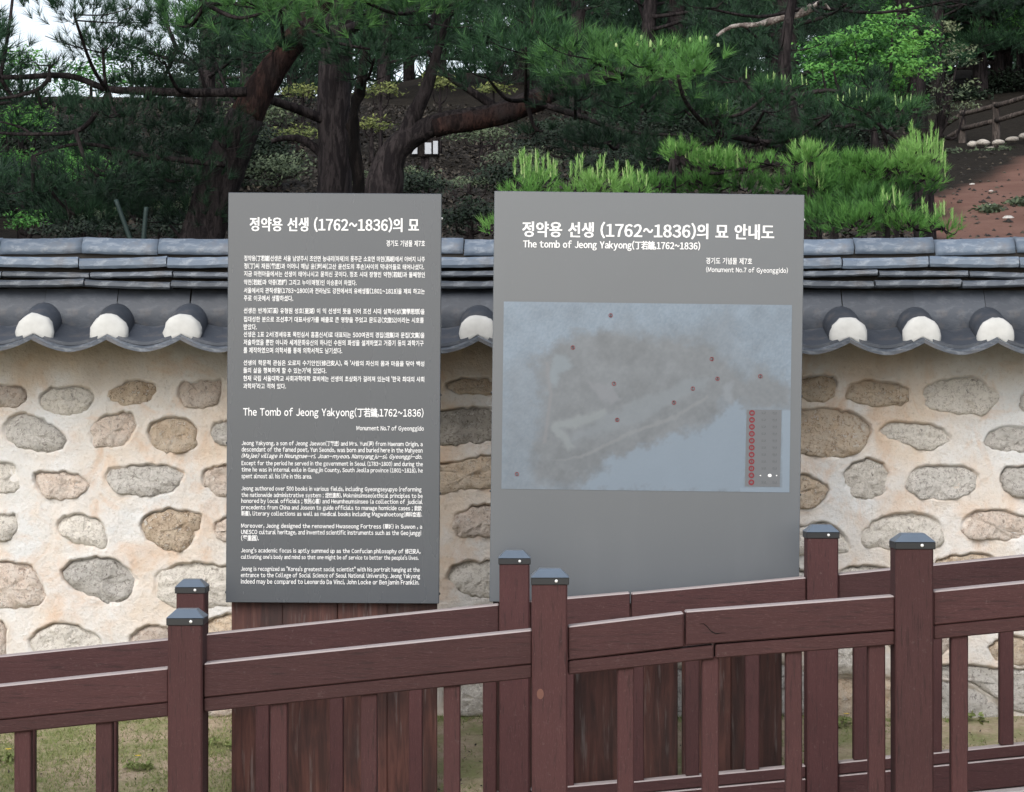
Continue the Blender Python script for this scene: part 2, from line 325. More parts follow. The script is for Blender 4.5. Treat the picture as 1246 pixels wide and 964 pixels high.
# ------------------------------------------------------------------ the stone wall
YW = 10.60; SW = YW/F
wall = empty('stone_wall', (0, 0, 0), 'cream mortared fieldstone wall capped with dark curved roof tiles, behind both boards', 'wall')
def W(px, py): return ((px-623)*SW, H-(py-HY)*SW)
ST = [
 ('p', [(-25,472),(5,469),(28,474),(31,488),(22,496),(0,497),(-20,494)]),
 ('w', [(48,490),(54,478),(75,472),(100,471),(112,480),(113,492),(100,503),(78,507),(58,502)]),
 ('b', [(128,482),(142,469),(160,465),(182,466),(190,478),(183,489),(160,494),(143,491)]),
 ('p', [(217,473),(222,466),(245,464),(268,463),(272,470),(268,484),(262,494),(240,499),(224,494),(217,482)]),
 ('g', [(3,522),(10,510),(30,505),(50,510),(70,521),(80,533),(78,546),(62,551),(40,549),(22,545),(8,535)]),
 ('p', [(109,532),(110,520),(120,511),(140,505),(155,503),(164,512),(163,528),(155,540),(140,545),(112,543)]),
 ('t', [(182,530),(184,518),(200,510),(222,511),(236,516),(240,530),(241,545),(232,550),(205,552),(188,548),(182,540)]),
 ('g', [(256,528),(262,518),(278,514),(295,520),(296,535),(280,542),(265,540)]),
 ('w', [(-22,570),(0,564),(15,567),(24,578),(25,590),(20,598),(0,602),(-20,598)]),
 ('p', [(42,578),(55,576),(80,576),(95,580),(107,588),(105,598),(90,607),(65,609),(50,602),(45,590)]),
 ('g', [(128,580),(135,571),(155,568),(178,566),(205,569),(222,573),(224,581),(215,595),(200,603),(180,605),(150,603),(135,597),(129,588)]),
 ('p', [(243,590),(250,575),(265,568),(285,566),(300,572),(305,590),(295,604),(270,605),(255,600)]),
 ('w', [(-24,630),(0,626),(17,629),(22,640),(17,653),(0,658),(-22,655)]),
 ('w', [(68,645),(73,633),(88,627),(105,629),(122,636),(130,652),(130,667),(118,668),(95,663),(78,655)]),
 ('b', [(173,638),(182,627),(200,622),(222,621),(243,626),(246,632),(240,650),(232,667),(215,672),(195,668),(180,658),(173,645)]),
 ('p', [(261,650),(265,635),(280,630),(296,636),(298,652),(284,660),(268,658)]),
 ('p', [(-28,690),(0,685),(30,687),(42,695),(52,712),(55,728),(45,738),(20,742),(0,741),(-25,735)]),
 ('g', [(75,698),(90,684),(112,680),(135,682),(155,692),(168,703),(164,718),(150,733),(135,736),(115,728),(95,722),(82,708)]),
 ('w', [(187,712),(190,697),(205,690),(235,686),(260,689),(290,690),(300,700),(298,725),(285,738),(250,741),(215,740),(192,730)]),
 ('p', [(-25,760),(-5,755),(6,765),(8,785),(4,800),(-20,805)]),
 ('w', [(35,785),(45,770),(65,761),(85,761),(105,768),(120,775),(124,786),(110,798),(80,802),(50,800)]),
 ('p', [(157,778),(170,766),(188,762),(210,765),(235,772),(240,785),(225,800),(185,800),(163,795)]),
 ('t', [(544,472),(552,464),(575,461),(600,463),(615,470),(608,480),(580,481),(556,479)]),
 ('d', [(515,506),(545,500),(575,498),(600,498),(612,512),(605,535),(580,540),(545,543),(520,538)]),
 ('t', [(518,570),(540,565),(570,558),(600,555),(618,570),(612,590),(590,596),(560,598),(535,603),(516,590)]),
 ('p', [(549,645),(550,632),(560,622),(580,616),(605,616),(622,625),(620,645),(600,653),(570,655),(555,653)]),
 ('w', [(544,705),(548,692),(562,686),(585,684),(610,684),(628,695),(628,715),(605,727),(580,728),(558,720)]),
 ('w', [(540,845),(560,830),(590,828),(615,840),(612,862),(580,872),(550,866)]),
 ('t', [(955,470),(975,461),(1000,458),(1016,463),(1016,480),(1005,490),(985,489),(965,480)]),
 ('t', [(1026,482),(1032,472),(1050,465),(1075,465),(1098,470),(1108,480),(1106,488),(1090,494),(1060,494),(1038,490)]),
 ('w', [(1122,485),(1128,471),(1150,463),(1185,461),(1205,470),(1220,480),(1212,493),(1195,506),(1165,504),(1135,500),(1123,492)]),
 ('g', [(1239,492),(1248,478),(1270,474),(1285,482),(1283,497),(1262,504),(1245,500)]),
 ('t', [(945,505),(975,498),(1010,498),(1040,505),(1058,520),(1060,536),(1048,550),(1025,558),(990,556),(960,550),(945,530)]),
 ('w', [(1069,527),(1078,517),(1100,515),(1130,517),(1150,526),(1158,534),(1148,543),(1125,548),(1100,540),(1080,535)]),
 ('g', [(1197,538),(1205,526),(1225,519),(1250,521),(1275,528),(1280,540),(1262,551),(1225,550),(1203,545)]),
 ('w', [(1026,580),(1035,567),(1055,560),(1072,565),(1081,578),(1080,595),(1068,605),(1050,609),(1032,600)]),
 ('t', [(940,585),(962,580),(985,580),(1002,588),(1010,597),(1000,612),(985,619),(955,618),(940,605)]),
 ('g', [(1101,590),(1110,573),(1130,568),(1165,568),(1183,572),(1191,582),(1186,596),(1165,607),(1130,608),(1108,602)]),
 ('g', [(1219,590),(1221,574),(1240,569),(1270,570),(1285,585),(1280,600),(1255,608),(1230,604)]),
 ('w', [(1046,655),(1060,636),(1085,627),(1115,625),(1138,632),(1150,648),(1148,662),(1130,670),(1080,668),(1055,668)]),
 ('p', [(1167,645),(1176,630),(1200,622),(1230,624),(1252,634),(1262,648),(1245,657),(1205,657),(1175,654)]),
 ('w', [(960,650),(975,640),(1005,637),(1025,650),(1035,668),(1020,676),(985,676),(960,672)]),
 ('t', [(1140,684),(1165,677),(1200,676),(1215,690),(1205,710),(1165,715),(1140,705)]),
 ('w', [(1020,697),(1045,690),(1075,692),(1090,705),(1080,722),(1045,726),(1022,716)]),
 ('w', [(1000,792),(1020,783),(1045,786),(1060,800),(1050,818),(1020,822),(1002,812)]),
 ('t', [(1203,790),(1212,780),(1235,776),(1265,782),(1275,800),(1250,808),(1215,806)]),
 ('g', [(1128,815),(1150,811),(1190,812),(1240,816),(1285,830),(1285,862),(1245,868),(1216,853),(1177,829),(1140,824)]),
 ('g', [(1128,832),(1150,830),(1172,834),(1212,858),(1222,882),(1205,895),(1165,899),(1128,895)]),
 ('t', [(1005,832),(1040,826),(1085,828),(1118,838),(1118,880),(1085,890),(1030,888),(1004,868)]),
]
polys = [(k, np.array([W(*q) for q in p])) for k, p in ST]
boxes = [(p[:, 0].min(), p[:, 0].max(), p[:, 1].min(), p[:, 1].max()) for _, p in polys]
# fill the rest of the wall (behind the boards and rails, beyond the frame) with the same kind of stones in loose courses
rg = random.Random(5)
row_py = [480, 528, 588, 644, 708, 776, 845]
for ri, ry in enumerate(row_py):
    px = -760+rg.uniform(0, 60)
    while px < 2010:
        wpx = rg.uniform(56, 100); hpx = rg.uniform(36, 54) if ri < 6 else rg.uniform(55, 68)
        cy = ry+rg.uniform(-6, 6); cx = px+wpx/2
        x, z = W(cx, cy); bw, bh = wpx*SW/2, hpx*SW/2
        bb = (x-bw, x+bw, z-bh, z+bh); g = .028
        if not any(bb[0] < q[1]+g and bb[1] > q[0]-g and bb[2] < q[3]+.012 and bb[3] > q[2]-.012 for q in boxes):
            n = rg.randint(8, 11); p = []
            for k in range(n):
                t = -2*PI*k/n; e = .85+.3*rg.random(); c, s = math.cos(t), math.sin(t); ex = .75
                p.append((x+bw*e*math.copysign(abs(c)**ex, c)*.97, z+bh*e*math.copysign(abs(s)**ex, s)*.97))
            polys.append((rg.choice('gppwwwgtt'), np.array(p))); boxes.append(bb); px += wpx+rg.uniform(14, 28)
        else: px += 9
def contour(p, n=40):
    """closed smooth resample of a polygon"""
    m = len(p); out = []
    for i in range(m):
        p0, p1, p2, p3 = p[i-1], p[i], p[(i+1) % m], p[(i+2) % m]
        for k in range(6):
            t = k/6; out.append(.5*((2*p1)+(p2-p0)*t+(2*p0-5*p1+4*p2-p3)*t*t+(3*p1-p0-3*p2+p3)*t**3))
    out = np.array(out); d = np.r_[0, np.cumsum(np.linalg.norm(np.roll(out, -1, 0)-out, axis=1))]; s = np.linspace(0, d[-1], n, endpoint=False)
    cl = np.vstack([out, out[:1]]); return np.c_[np.interp(s, d, cl[:, 0]), np.interp(s, d, cl[:, 1])]
xa = np.r_[np.linspace(-5.6, -2.42, 110), np.arange(-2.4, 2.42, .0068), np.linspace(2.44, 5.6, 110)]; za = np.r_[np.linspace(-.25, .0, 8), np.arange(.006, 1.765, .0068)]
GX, GZ = np.meshgrid(xa, za); Hh = .012*(fbm(np.c_[GX.ravel(), GZ.ravel()], 3.0, 31, 4)-.5).reshape(GX.shape)+.008*(fbm(np.c_[GX.ravel(), GZ.ravel()], 16, 41, 3)-.5).reshape(GX.shape)
cons = []
for si, (kd, p) in enumerate(polys):
    c = contour(p); c = c+(np.c_[vnoise(c, 45, si+3), vnoise(c, 45, si+500)]-.5)*.014+(np.c_[vnoise(c, 110, si+3), vnoise(c, 110, si+500)]-.5)*.009; cons.append(c)
    bx = (c[:, 0].min()-.07, c[:, 0].max()+.07, c[:, 1].min()-.07, c[:, 1].max()+.07)
    i0, i1 = np.searchsorted(xa, bx[:2]); j0, j1 = np.searchsorted(za, bx[2:])
    if i1 <= i0 or j1 <= j0: continue
    gx = GX[j0:j1, i0:i1]; gz = GZ[j0:j1, i0:i1]; dmin = np.full(gx.shape, 9.); ins = np.zeros(gx.shape, bool)
    for k in range(len(c)):
        a = c[k]; b_ = c[(k+1) % len(c)]; ab = b_-a; t = np.clip(((gx-a[0])*ab[0]+(gz-a[1])*ab[1])/(ab@ab+1e-12), 0, 1)
        dmin = np.minimum(dmin, np.hypot(gx-a[0]-t*ab[0], gz-a[1]-t*ab[1]))
        cond = (a[1] > gz) != (b_[1] > gz); xi = (b_[0]-a[0])*(gz-a[1])/(b_[1]-a[1]+1e-12)+a[0]; ins ^= cond & (gx < xi)
    d = np.where(ins, -dmin, dmin); cz = c[:, 1].mean(); hz = (c[:, 1].max()-c[:, 1].min())/2
    top = np.clip((gz-cz)/hz, -1, 1.2)
    q_ = np.c_[gx.ravel(), gz.ravel()]; ang = (vnoise(q_, 9, si+900).reshape(gx.shape)-.5)*1.5; tt = np.clip(top*.9+ang+.15, -1, 1)
    if p[:, 1].min() < H-(870-HY)*SW: lip = -.028*np.exp(-np.maximum(d, 0)/.016)
    else: lip = np.exp(-np.maximum(d, 0)/.020)*(.001+.009*np.clip(tt, 0, 1))           # mortar pointed up round each stone, proudest above it
    deep = -.008-.028*np.clip(tt+.15, 0, 1)
    t = np.clip((d+.012-.010*np.clip(tt, 0, 1))/.014, 0, 1); t = t*t*(3-2*t)
    Hh[j0:j1, i0:i1] = (Hh[j0:j1, i0:i1]+lip)*t+deep*(1-t)
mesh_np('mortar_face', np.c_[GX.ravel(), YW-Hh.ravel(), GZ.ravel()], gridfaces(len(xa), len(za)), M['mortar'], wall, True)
mesh_bm('wall_core', boxbm(-5.6, 5.6, YW+.05, YW+.55, -.25, 1.75, 0), M['mortar'], wall)
mesh_bm('end_face', boxbm(-5.61, -5.59, YW-.01, YW+.56, -.25, 1.72, 0), M['mortar'], wall)
mesh_bm('end_face', boxbm(5.59, 5.61, YW-.01, YW+.56, -.25, 1.72, 0), M['mortar'], wall)
for si, (kd, p) in enumerate(polys):
    c = cons[si]; cen = c.mean(0); n = len(c); hz = (c[:, 1].max()-c[:, 1].min())/2; V = []
    rings = [(1.04, -.06), (1.0, -.018), (.95, -.003), (.86, .004), (.70, .008), (.5, .010), (.27, .011)]; bulge = rg.uniform(.6, 1.6)
    for s, dep in rings:
        q = cen+(c-cen)*s; tz = (q[:, 1]-cen[1])/hz; nz_ = (np.round(fbm(q, 11, si+70, 3)*7)/7*.5+fbm(q, 14, si+70, 4)*.5-.5)*.075 if s < .97 else 0
        if s < .97: nz_ = nz_+(fbm(q, 55, si+170, 2)-.5)*.022
        V.append(np.c_[q[:, 0], YW-((dep*bulge if dep > 0 else dep)-.010*tz-.001+nz_), q[:, 1]])
    V = np.vstack(V+[np.array([[cen[0], YW-.012*bulge, cen[1]]])]); Fc = []
    for r_ in range(len(rings)-1):
        for k in range(n): a0 = r_*n+k; a1 = r_*n+(k+1) % n; Fc += [(a0, a1, a1+n), (a0, a1+n, a0+n)]
    L = (len(rings)-1)*n
    Fc += [(L+k, L+(k+1) % n, len(V)-1) for k in range(n)]
    V[:, 0] -= cen[0]; V[:, 1] -= YW; V[:, 2] -= cen[1]
    area = np.sum(c[:, 0]*np.roll(c[:, 1], -1)-np.roll(c[:, 0], -1)*c[:, 1])
    if area < 0: Fc = [(a, c_, b_) for a, b_, c_ in Fc]
    o = mesh_np('stone', V, Fc, STONE[kd], wall, False); o.location = (cen[0], YW, cen[1])

# roof of the wall: eave tiles, round tiles with plaster ends, infill tiles, three courses, ridge tiles
SP = .3215; X0 = (42-623)*10.25/F                 # spacing of the round tiles and the first one in the frame
def tilt(x): return -.004*x
def arc_tile(w_, sag, th, y0, y1, slope, n=12):
    """concave tile lying along y, trough down"""
    V = []; Fc = []
    for iy, y in enumerate((y0, y1)):
        for lay in (0, 1):
            for k in range(n+1): u = k/n*2-1; V.append((u*w_/2, y, -sag*(1-abs(u)**1.7)+(-th if lay else 0)+slope*(y-y0)))
    m = n+1
    idx = lambda iy, lay, k: iy*2*m+lay*m+k
    for k in range(n):
        Fc.append((idx(0,0,k), idx(0,0,k+1), idx(1,0,k+1), idx(1,0,k))); Fc.append((idx(0,1,k), idx(1,1,k), idx(1,1,k+1), idx(0,1,k+1)))
        Fc.append((idx(0,0,k), idx(0,1,k), idx(0,1,k+1), idx(0,0,k+1))); Fc.append((idx(1,0,k), idx(1,0,k+1), idx(1,1,k+1), idx(1,1,k)))
    for iy in (0,):
        Fc.append((idx(0,0,0), idx(1,0,0), idx(1,1,0), idx(0,1,0))); Fc.append((idx(0,0,n), idx(0,1,n), idx(1,1,n), idx(1,0,n)))
    return V, Fc
def round_tile(r, y0, y1, slope, n=14):
    V = []; Fc = []
    for y in (y0, y1):
        for rr in (r, r-.016):
            for k in range(n+1): t = -.25+(PI+.5)*k/n; V.append((math.cos(t)*rr, y, math.sin(t)*rr+slope*(y-y0)))
    m = n+1; idx = lambda iy, l, k: iy*2*m+l*m+k
    for k in range(n):
        Fc.append((idx(0,0,k), idx(1,0,k), idx(1,0,k+1), idx(0,0,k+1))); Fc.append((idx(0,1,k), idx(0,1,k+1), idx(1,1,k+1), idx(1,1,k)))
        Fc.append((idx(0,0,k), idx(0,0,k+1), idx(0,1,k+1), idx(0,1,k))); Fc.append((idx(1,0,k), idx(1,1,k), idx(1,1,k+1), idx(1,0,k+1)))
    return V, Fc
def place(name, me, mat, x, y, z, rot=(0, 0, 0)):
    o = bpy.data.objects.new(name, me); link(o, wall); o.location = (x, y, z); o.rotation_euler = rot; return o
def mk_me(name, V, Fc, mat, smooth=True):
    o = mesh_np(name, V, Fc, mat, None, smooth); me = o.data; bpy.data.objects.remove(o)
    bm = bmesh.new(); bm.from_mesh(me); bmesh.ops.recalc_face_normals(bm, faces=bm.faces)
    for e in bm.edges:
        if len(e.link_faces) == 2 and e.calc_face_angle(0) > .7: e.smooth = False
    bm.to_mesh(me); bm.free(); return me
me_eave = mk_me('eave_tile', *arc_tile(SP*1.0, .053, .016, 10.19, 10.46, .30), M['tile_mid'])
me_trough = mk_me('trough_tile', *arc_tile(SP*.96, .045, .014, 10.225, 10.52, .32), M['tile'])
me_round = mk_me('round_tile', *round_tile(.082, 10.262, 10.50, .30), M['tile'])
n = 14; infV = []; infF = []
for a_ in range(7):
    t = a_/6; yy = -.055*math.sin(t*PI/2*1.0)
    for k in range(n+1): u = k/n*2-1; infV.append((u*SP*.497, 10.462+.045*t*t-.020*math.sin(PI*t), 1.755+t*.186-(.0 if a_ else -.0)))
for a_ in range(6):
    for k in range(n): q = a_*(n+1)+k; infF.append((q, q+1, q+n+2, q+n+1))
me_inf = mk_me('infill_tile', infV, infF, M['tile'])
nt_ = 15
for i in range(-8, 24):
    x = X0+i*SP; zt = tilt(x)
    if abs(x) > 5.5: continue
    j = lambda s: rg.uniform(-s, s)
    place('round_tile', me_round, None, x+j(.004), 0, 1.729+zt+j(.002), (0, j(.01), 0))
    place('eave_tile', me_eave, None, x+SP/2, 0, 1.716+zt+j(.002), (0, j(.008), 0))
    place('trough_tile', me_trough, None, x+SP/2, 0, 1.735+zt+j(.002), (0, j(.01), 0))
    place('infill_tile', me_inf, None, x+SP/2+j(.003), j(.004), j(.002)+zt*.5, (0, j(.005), 0))
    # plaster plug, domed and irregular, with a notch where the eave tiles meet
    bm = bmesh.new(); m_ = 22; ringv = []
    for rr, yy in ((.083, .02), (.083, -.004), (.072, -.018), (.042, -.027)):
        ring = []
        for k in range(m_):
            t = 2*PI*k/m_; q = rr*(1+j(.045)); ring.append(bm.verts.new((math.cos(t)*q, yy+j(.002), max(math.sin(t)*q, (-.017 if yy >= 0 else -.017+abs(yy)*.45)-.053*(1-(1-min(abs(math.cos(t)*q)/(SP/2), 1))**1.7)))))
        ringv.append(ring)
    c_ = bm.verts.new((0, -.030, 0))
    for a_ in range(3):
        for k in range(m_): bm.faces.new((ringv[a_][k], ringv[a_][(k+1) % m_], ringv[a_+1][(k+1) % m_], ringv[a_+1][k]))
    for k in range(m_): bm.faces.new((ringv[3][k], ringv[3][(k+1) % m_], c_))
    o = mesh_bm('plaster_end', bm, M['plaster'], wall, True); o.location = (x+j(.002), 10.25, 1.733+zt+j(.003))
mesh_bm('bedding', boxbm(-5.55, 5.55, 10.56, YW+.40, 1.752, 1.93, 0), M['bed'], wall)
mesh_bm('bedding', boxbm(-5.55, 5.55, 10.535, YW+.30, 1.93, 2.12, 0), M['bed'], wall)
def course_tile(L, ht, dep, bow, seed, rounded):
    """one long tile of a ridge course, lying along x, front edge slightly bowed and chipped"""
    r_ = random.Random(seed); bm = bmesh.new(); n = 10; prof = []
    if rounded:
        for k in range(9): t = PI*k/8; prof.append((-math.cos(t)*dep, math.sin(t)*ht))
    else: prof = [(-dep*.92, 0), (-dep, ht*.25), (-dep*.98, ht*.75), (-dep*.8, ht), (dep, ht*1.05), (dep, .1*ht)]
    rows = []; skew = r_.uniform(-.006, .006)
    for i in range(n+1):
        u = i/n*2-1; zz = bow*u*u+skew*u; yy = r_.uniform(-.0015, .0015)
        rows.append([bm.verts.new((u*L/2+(r_.uniform(-.003, .003) if i in (0, n) else 0), y+yy, z+zz+r_.uniform(-.0012, .0012))) for y, z in prof])
    m = len(prof)
    for i in range(n):
        for k in range(m): bm.faces.new((rows[i][k], rows[i+1][k], rows[i+1][(k+1) % m], rows[i][(k+1) % m]))
    bm.faces.new(rows[0]); bm.faces.new(list(reversed(rows[-1]))); return bm
def run_course(name, z0, ht, yc, dep, L, bow, off, mat, rounded=False):
    x = -5.5+off
    while x < 5.4:
        l_ = L*rg.uniform(.94, 1.06); bm = course_tile(l_-.006, ht, dep, bow+rg.uniform(-.001, .001), rg.randint(0, 9999), rounded)
        o = mesh_bm(name, bm, mat, wall, rounded)
        o.location = (x+l_/2, yc+rg.uniform(-.008, .008), z0+rg.uniform(-.004, .004)); o.rotation_euler = (rg.uniform(-.02, .02), rg.uniform(-.008, .008), rg.uniform(-.006, .006)); x += l_
run_course('course_tile', 1.945, .032, 10.53, .10, .39, .003, .05, M['tile_mid'])
run_course('course_tile', 1.991, .027, 10.55, .10, .39, .002, .20, M['tile_mid'])
run_course('course_tile', 2.034, .047, 10.56, .10, .385, .003, .11, M['tile_ridge'])
run_course('ridge_tile', 2.098, .076, 10.60, .085, .348, .002, .03, M['tile_ridge'], True)

# ------------------------------------------------------------------ the two railings
def railing(Yc, label, posts, rails, strips, low, bal, extra):
    s = Yc/F; g = lambda px, py: ((px-623)*s, H-(py-HY)*s)
    ox, oz = g(posts[1][0], 0)[0], RAMP(g(posts[1][0], 0)[0])
    root = empty('wooden_railing', (ox, Yc, oz), label, 'railing', 'red brown timber railings along the walkway')
    def add(name, bm, mat, par=root, smooth=False):
        o = mesh_bm(name, bm, mat, par, smooth)
        if par is root: o.location = (-ox, -Yc, -oz)
        return o
    hw = .0585
    for k, (px, py, wpx) in enumerate(posts):
        x, zt = g(px, py); h_ = wpx*s/2; zb = RAMP(x)-.12; zc = zt-.040
        lean = random.uniform(-.002, .002)
        po = add('post', prism([(x-h_, zb), (x+h_, zb), (x+h_+lean, zc), (x-h_+lean, zc)], Yc-hw, Yc+hw, .006), M['rail_z'])
        bm = boxbm(x-h_-.004, x+h_+.004, Yc-hw-.004, Yc+hw+.004, zc-.010, zc+.014, .002); mesh_bm('cap_band', bm, M['cap_band'], po)
        bm = bmesh.new(); a = h_+.0045; b_ = hw+.0045; it = .42
        lo = [bm.verts.new((x+sx*a, Yc+sy*b_, zc+.0145)) for sx, sy in ((-1,-1),(1,-1),(1,1),(-1,1))]; hi = [bm.verts.new((x+sx*a*it*1.3, Yc+sy*b_*it, zc+.041)) for sx, sy in ((-1,-1),(1,-1),(1,1),(-1,1))]
        bm.faces.new(lo); bm.faces.new(hi)
        for q in range(4): bm.faces.new((lo[q], lo[(q+1) % 4], hi[(q+1) % 4], hi[q]))
        mesh_bm('post_cap', bm, M['cap_metal'], po)
        bm = bmesh.new(); bmesh.ops.create_uvsphere(bm, u_segments=8, v_segments=6, radius=.0055); bmesh.ops.translate(bm, verts=bm.verts, vec=(x+.35*h_, Yc-hw-.005, zc+.003)); mesh_bm('screw', bm, M['screw'], po, True)
    def rail(name, p, hpx, dep, mt='rail_x'):
        for (xa_, ya_, xb_, yb_, h1) in p:
            A, B = g(xa_, ya_), g(xb_, yb_); hh = h1*s; ed = dep/2
            # posts interrupt the rails: pieces butt against them
            add(name, prism([(A[0], A[1]-hh), (B[0], B[1]-hh), B, A], Yc-ed, Yc+ed, .004), M[mt])
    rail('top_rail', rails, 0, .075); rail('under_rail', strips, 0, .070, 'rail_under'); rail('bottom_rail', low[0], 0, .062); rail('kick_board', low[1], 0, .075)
    for (px, yt, yb, wpx) in bal:
        x, zt = g(px, yt); zb = g(px, yb)[1]; h_ = wpx*s/2
        add('baluster', prism([(x-h_, zb), (x+h_, zb), (x+h_+random.uniform(-.0015, .0015), zt), (x-h_+random.uniform(-.0015, .0015), zt)], Yc-.022, Yc+.024, .004), M['rail_z'])
    return root, g, add
# front railing: every segment as (x0, y0, x1, y1, height) in photo pixels
def topf(x):   # upper edge of the front top rail
    return float(np.interp(x, [-700, 0, 208, 251, 645, 692, 830.5, 833, 1086, 1134, 1246, 1900], [907, 833, 811.5, 806, 765.5, 761, 745, 743, 724, 718.5, 707, 643]))
def segs(fn, cuts, posts_x, hw, h_, off=0):
    out = []
    for a, b_ in cuts: out.append((a, fn(a)+off, b_, fn(b_)+off, h_))
    return out
fp = [(-212, 784, 43), (228, 741, 42), (669, 692, 43), (1110, 649, 46), (1553, 606, 46)]
cuts = [(-700, -234), (-190, 206.5), (249.5, 647), (691, 831), (833.5, 1086.5), (1133.5, 1529.5), (1576.5, 1900)]
rails = segs(topf, cuts, 0, 0, 41.3)
cuts2 = [(-700, -234), (-190, 206.5), (249.5, 647), (691, 867.5), (869.5, 1086.5), (1133.5, 1529.5), (1576.5, 1900)]
strips = []
for a, b_ in cuts2:
    ya, yb = (topf(a)+42.2, topf(b_)+42.2)
    if a == 691: ya, yb = 803.5, 784
    if a == 869.5: ya, yb = 783.5, 767
    strips.append((a, ya, b_, yb, 16.5))
low1 = [(a, topf(a)+272, b_, topf(b_)+272, 16.5) for a, b_ in cuts2]; low2 = [(a, topf(a)+290, b_, topf(b_)+290, 40) for a, b_ in cuts]
bx = [-620, -514, -408, -302, -120, -46+0, 29-0, 128, 340, 449.5, 550, 761, 864, 965.5, 1066.5, 1166.5, 1270, 1372, 1474, 1640, 1742]
bal = [(x, topf(x)+57.5, topf(x)+272.5, 20) for x in bx if x != -46]
rf, gf, addf = railing(7.84, 'nearer red brown timber railing, its posts and balusters in front of everything else', fp, rails, strips, (low1, low2), bal, None)
x, z = gf(655, 842); bm = bmesh.new(); bmesh.ops.create_circle(bm, cap_ends=True, segments=14, radius=.0145, matrix=Matrix.Translation((x+.006, 7.84-.0593, z)) @ Matrix.Rotation(PI/2, 4, 'X') @ Matrix.Diagonal((.8, 1.2, 1, 1)))
o = addf('wood_knot', bm, M['knot'])
bm = bmesh.new(); ck = [(850,758,.2),(855,758,.5),(859,761,.7),(864,767,.9),(870,770,.7),(876,769,.45),(882,769,.15)]
up_ = [bm.verts.new((gf(a, b_-t_)[0], 7.84-.0382, gf(a, b_-t_)[1])) for a, b_, t_ in ck]; dn_ = [bm.verts.new((gf(a, b_+t_)[0], 7.84-.0382, gf(a, b_+t_)[1])) for a, b_, t_ in ck]
for q in range(6): bm.faces.new((up_[q], up_[q+1], dn_[q+1], dn_[q]))
addf('crack', bm, M['bark_black'])
def topb(x): return float(np.interp(x, [-700, 0, 208, 251, 643, 690, 766, 768, 880, 1080, 1134, 1246, 1900], [866, 798.5, 777, 771, 731, 727.5, 720.5, 721.5, 711, 692.5, 686.5, 675, 611]))
def lowb(x): return topb(x)+228.5
bp = [(-150, 746, 36), (234, 705, 34.5), (626, 670, 36.5), (999, 638.5, 37.5), (1384, 600, 37.5), (1770, 562, 37.5)]
bc = [(-700, -168.5), (-131.5, 216), (252, 607), (645, 766), (768, 979.5), (1018.5, 1364.5), (1403.5, 1750.5), (1789.5, 1900)]
rails = segs(topb, bc, 0, 0, 35); strips = segs(topb, bc, 0, 0, 14.5, 36)
low1 = segs(lowb, bc, 0, 0, 14.5); low2 = segs(lowb, bc, 0, 0, 35, 15.5)
bx = [-650, -560, -470, -380, -290, -220, -60, 35, 135, 320, 410, 506, 596, 690, 775, 842, 915, 1046, 1137, 1224, 1312, 1440, 1528, 1616, 1704]
bal = [(x, topb(x)+49.5, lowb(x)+.5, 16.5) for x in bx]
railing(9.05, 'farther red brown timber railing, just in front of the feet of the two boards', bp, rails, strips, (low1, low2), bal, None)

# ------------------------------------------------------------------ the two information boards
YS = 9.36; SS = YS/F
def text_mesh(s, size_off=.012, shear=0):
    cu = bpy.data.curves.new('t', 'FONT'); cu.body = s; cu.size = 1; cu.offset = size_off; cu.shear = shear; cu.resolution_u = 2
    o = bpy.data.objects.new('t', cu); me = bpy.data.meshes.new_from_object(o)
    n = len(me.vertices); V = np.empty(n*3, np.float32); me.vertices.foreach_get('co', V); V = V.reshape(-1, 3)
    Fc = [tuple(p.vertices) for p in me.polygons]; bpy.data.objects.remove(o); bpy.data.curves.remove(cu); bpy.data.meshes.remove(me); return V, Fc
GLYPH = {}
def glyph(ch, wt):
    if (ch, wt) not in GLYPH: GLYPH[(ch, wt)] = text_mesh(ch, wt, 0)
    return GLYPH[(ch, wt)]
def compose(s, wt, sh):
    """set a line glyph by glyph: full-width letter forms drawn close together, Hangul and Hanja on the em"""
    x = 0.; VV = []; FF = []; o = 0
    for ch in s:
        if ch == ' ': x += .36; continue
        c2 = chr(ord(ch)+0xFEE0) if 33 <= ord(ch) <= 126 else ch; V, Fc = glyph(c2, wt)
        if not len(V): x += .3; continue
        V = V.copy()
        if c2 != ch:
            wd = V[:, 0].max()-V[:, 0].min()
            if ch == '~': V[:, 0] = (V[:, 0]-V[:, 0].min())*.7; wd *= .7
            elif ch in '\'"': V[:, 0] -= V[:, 0].min()
            else: V[:, 0] -= V[:, 0].min()
            V[:, 0] += x+.035; x += wd+.085
        else: V[:, 0] += x; x += .93
        V[:, 0] += sh*V[:, 1]; VV.append(V); FF += [tuple(i+o for i in f) for f in Fc]; o += len(V)
    return np.vstack(VV), FF
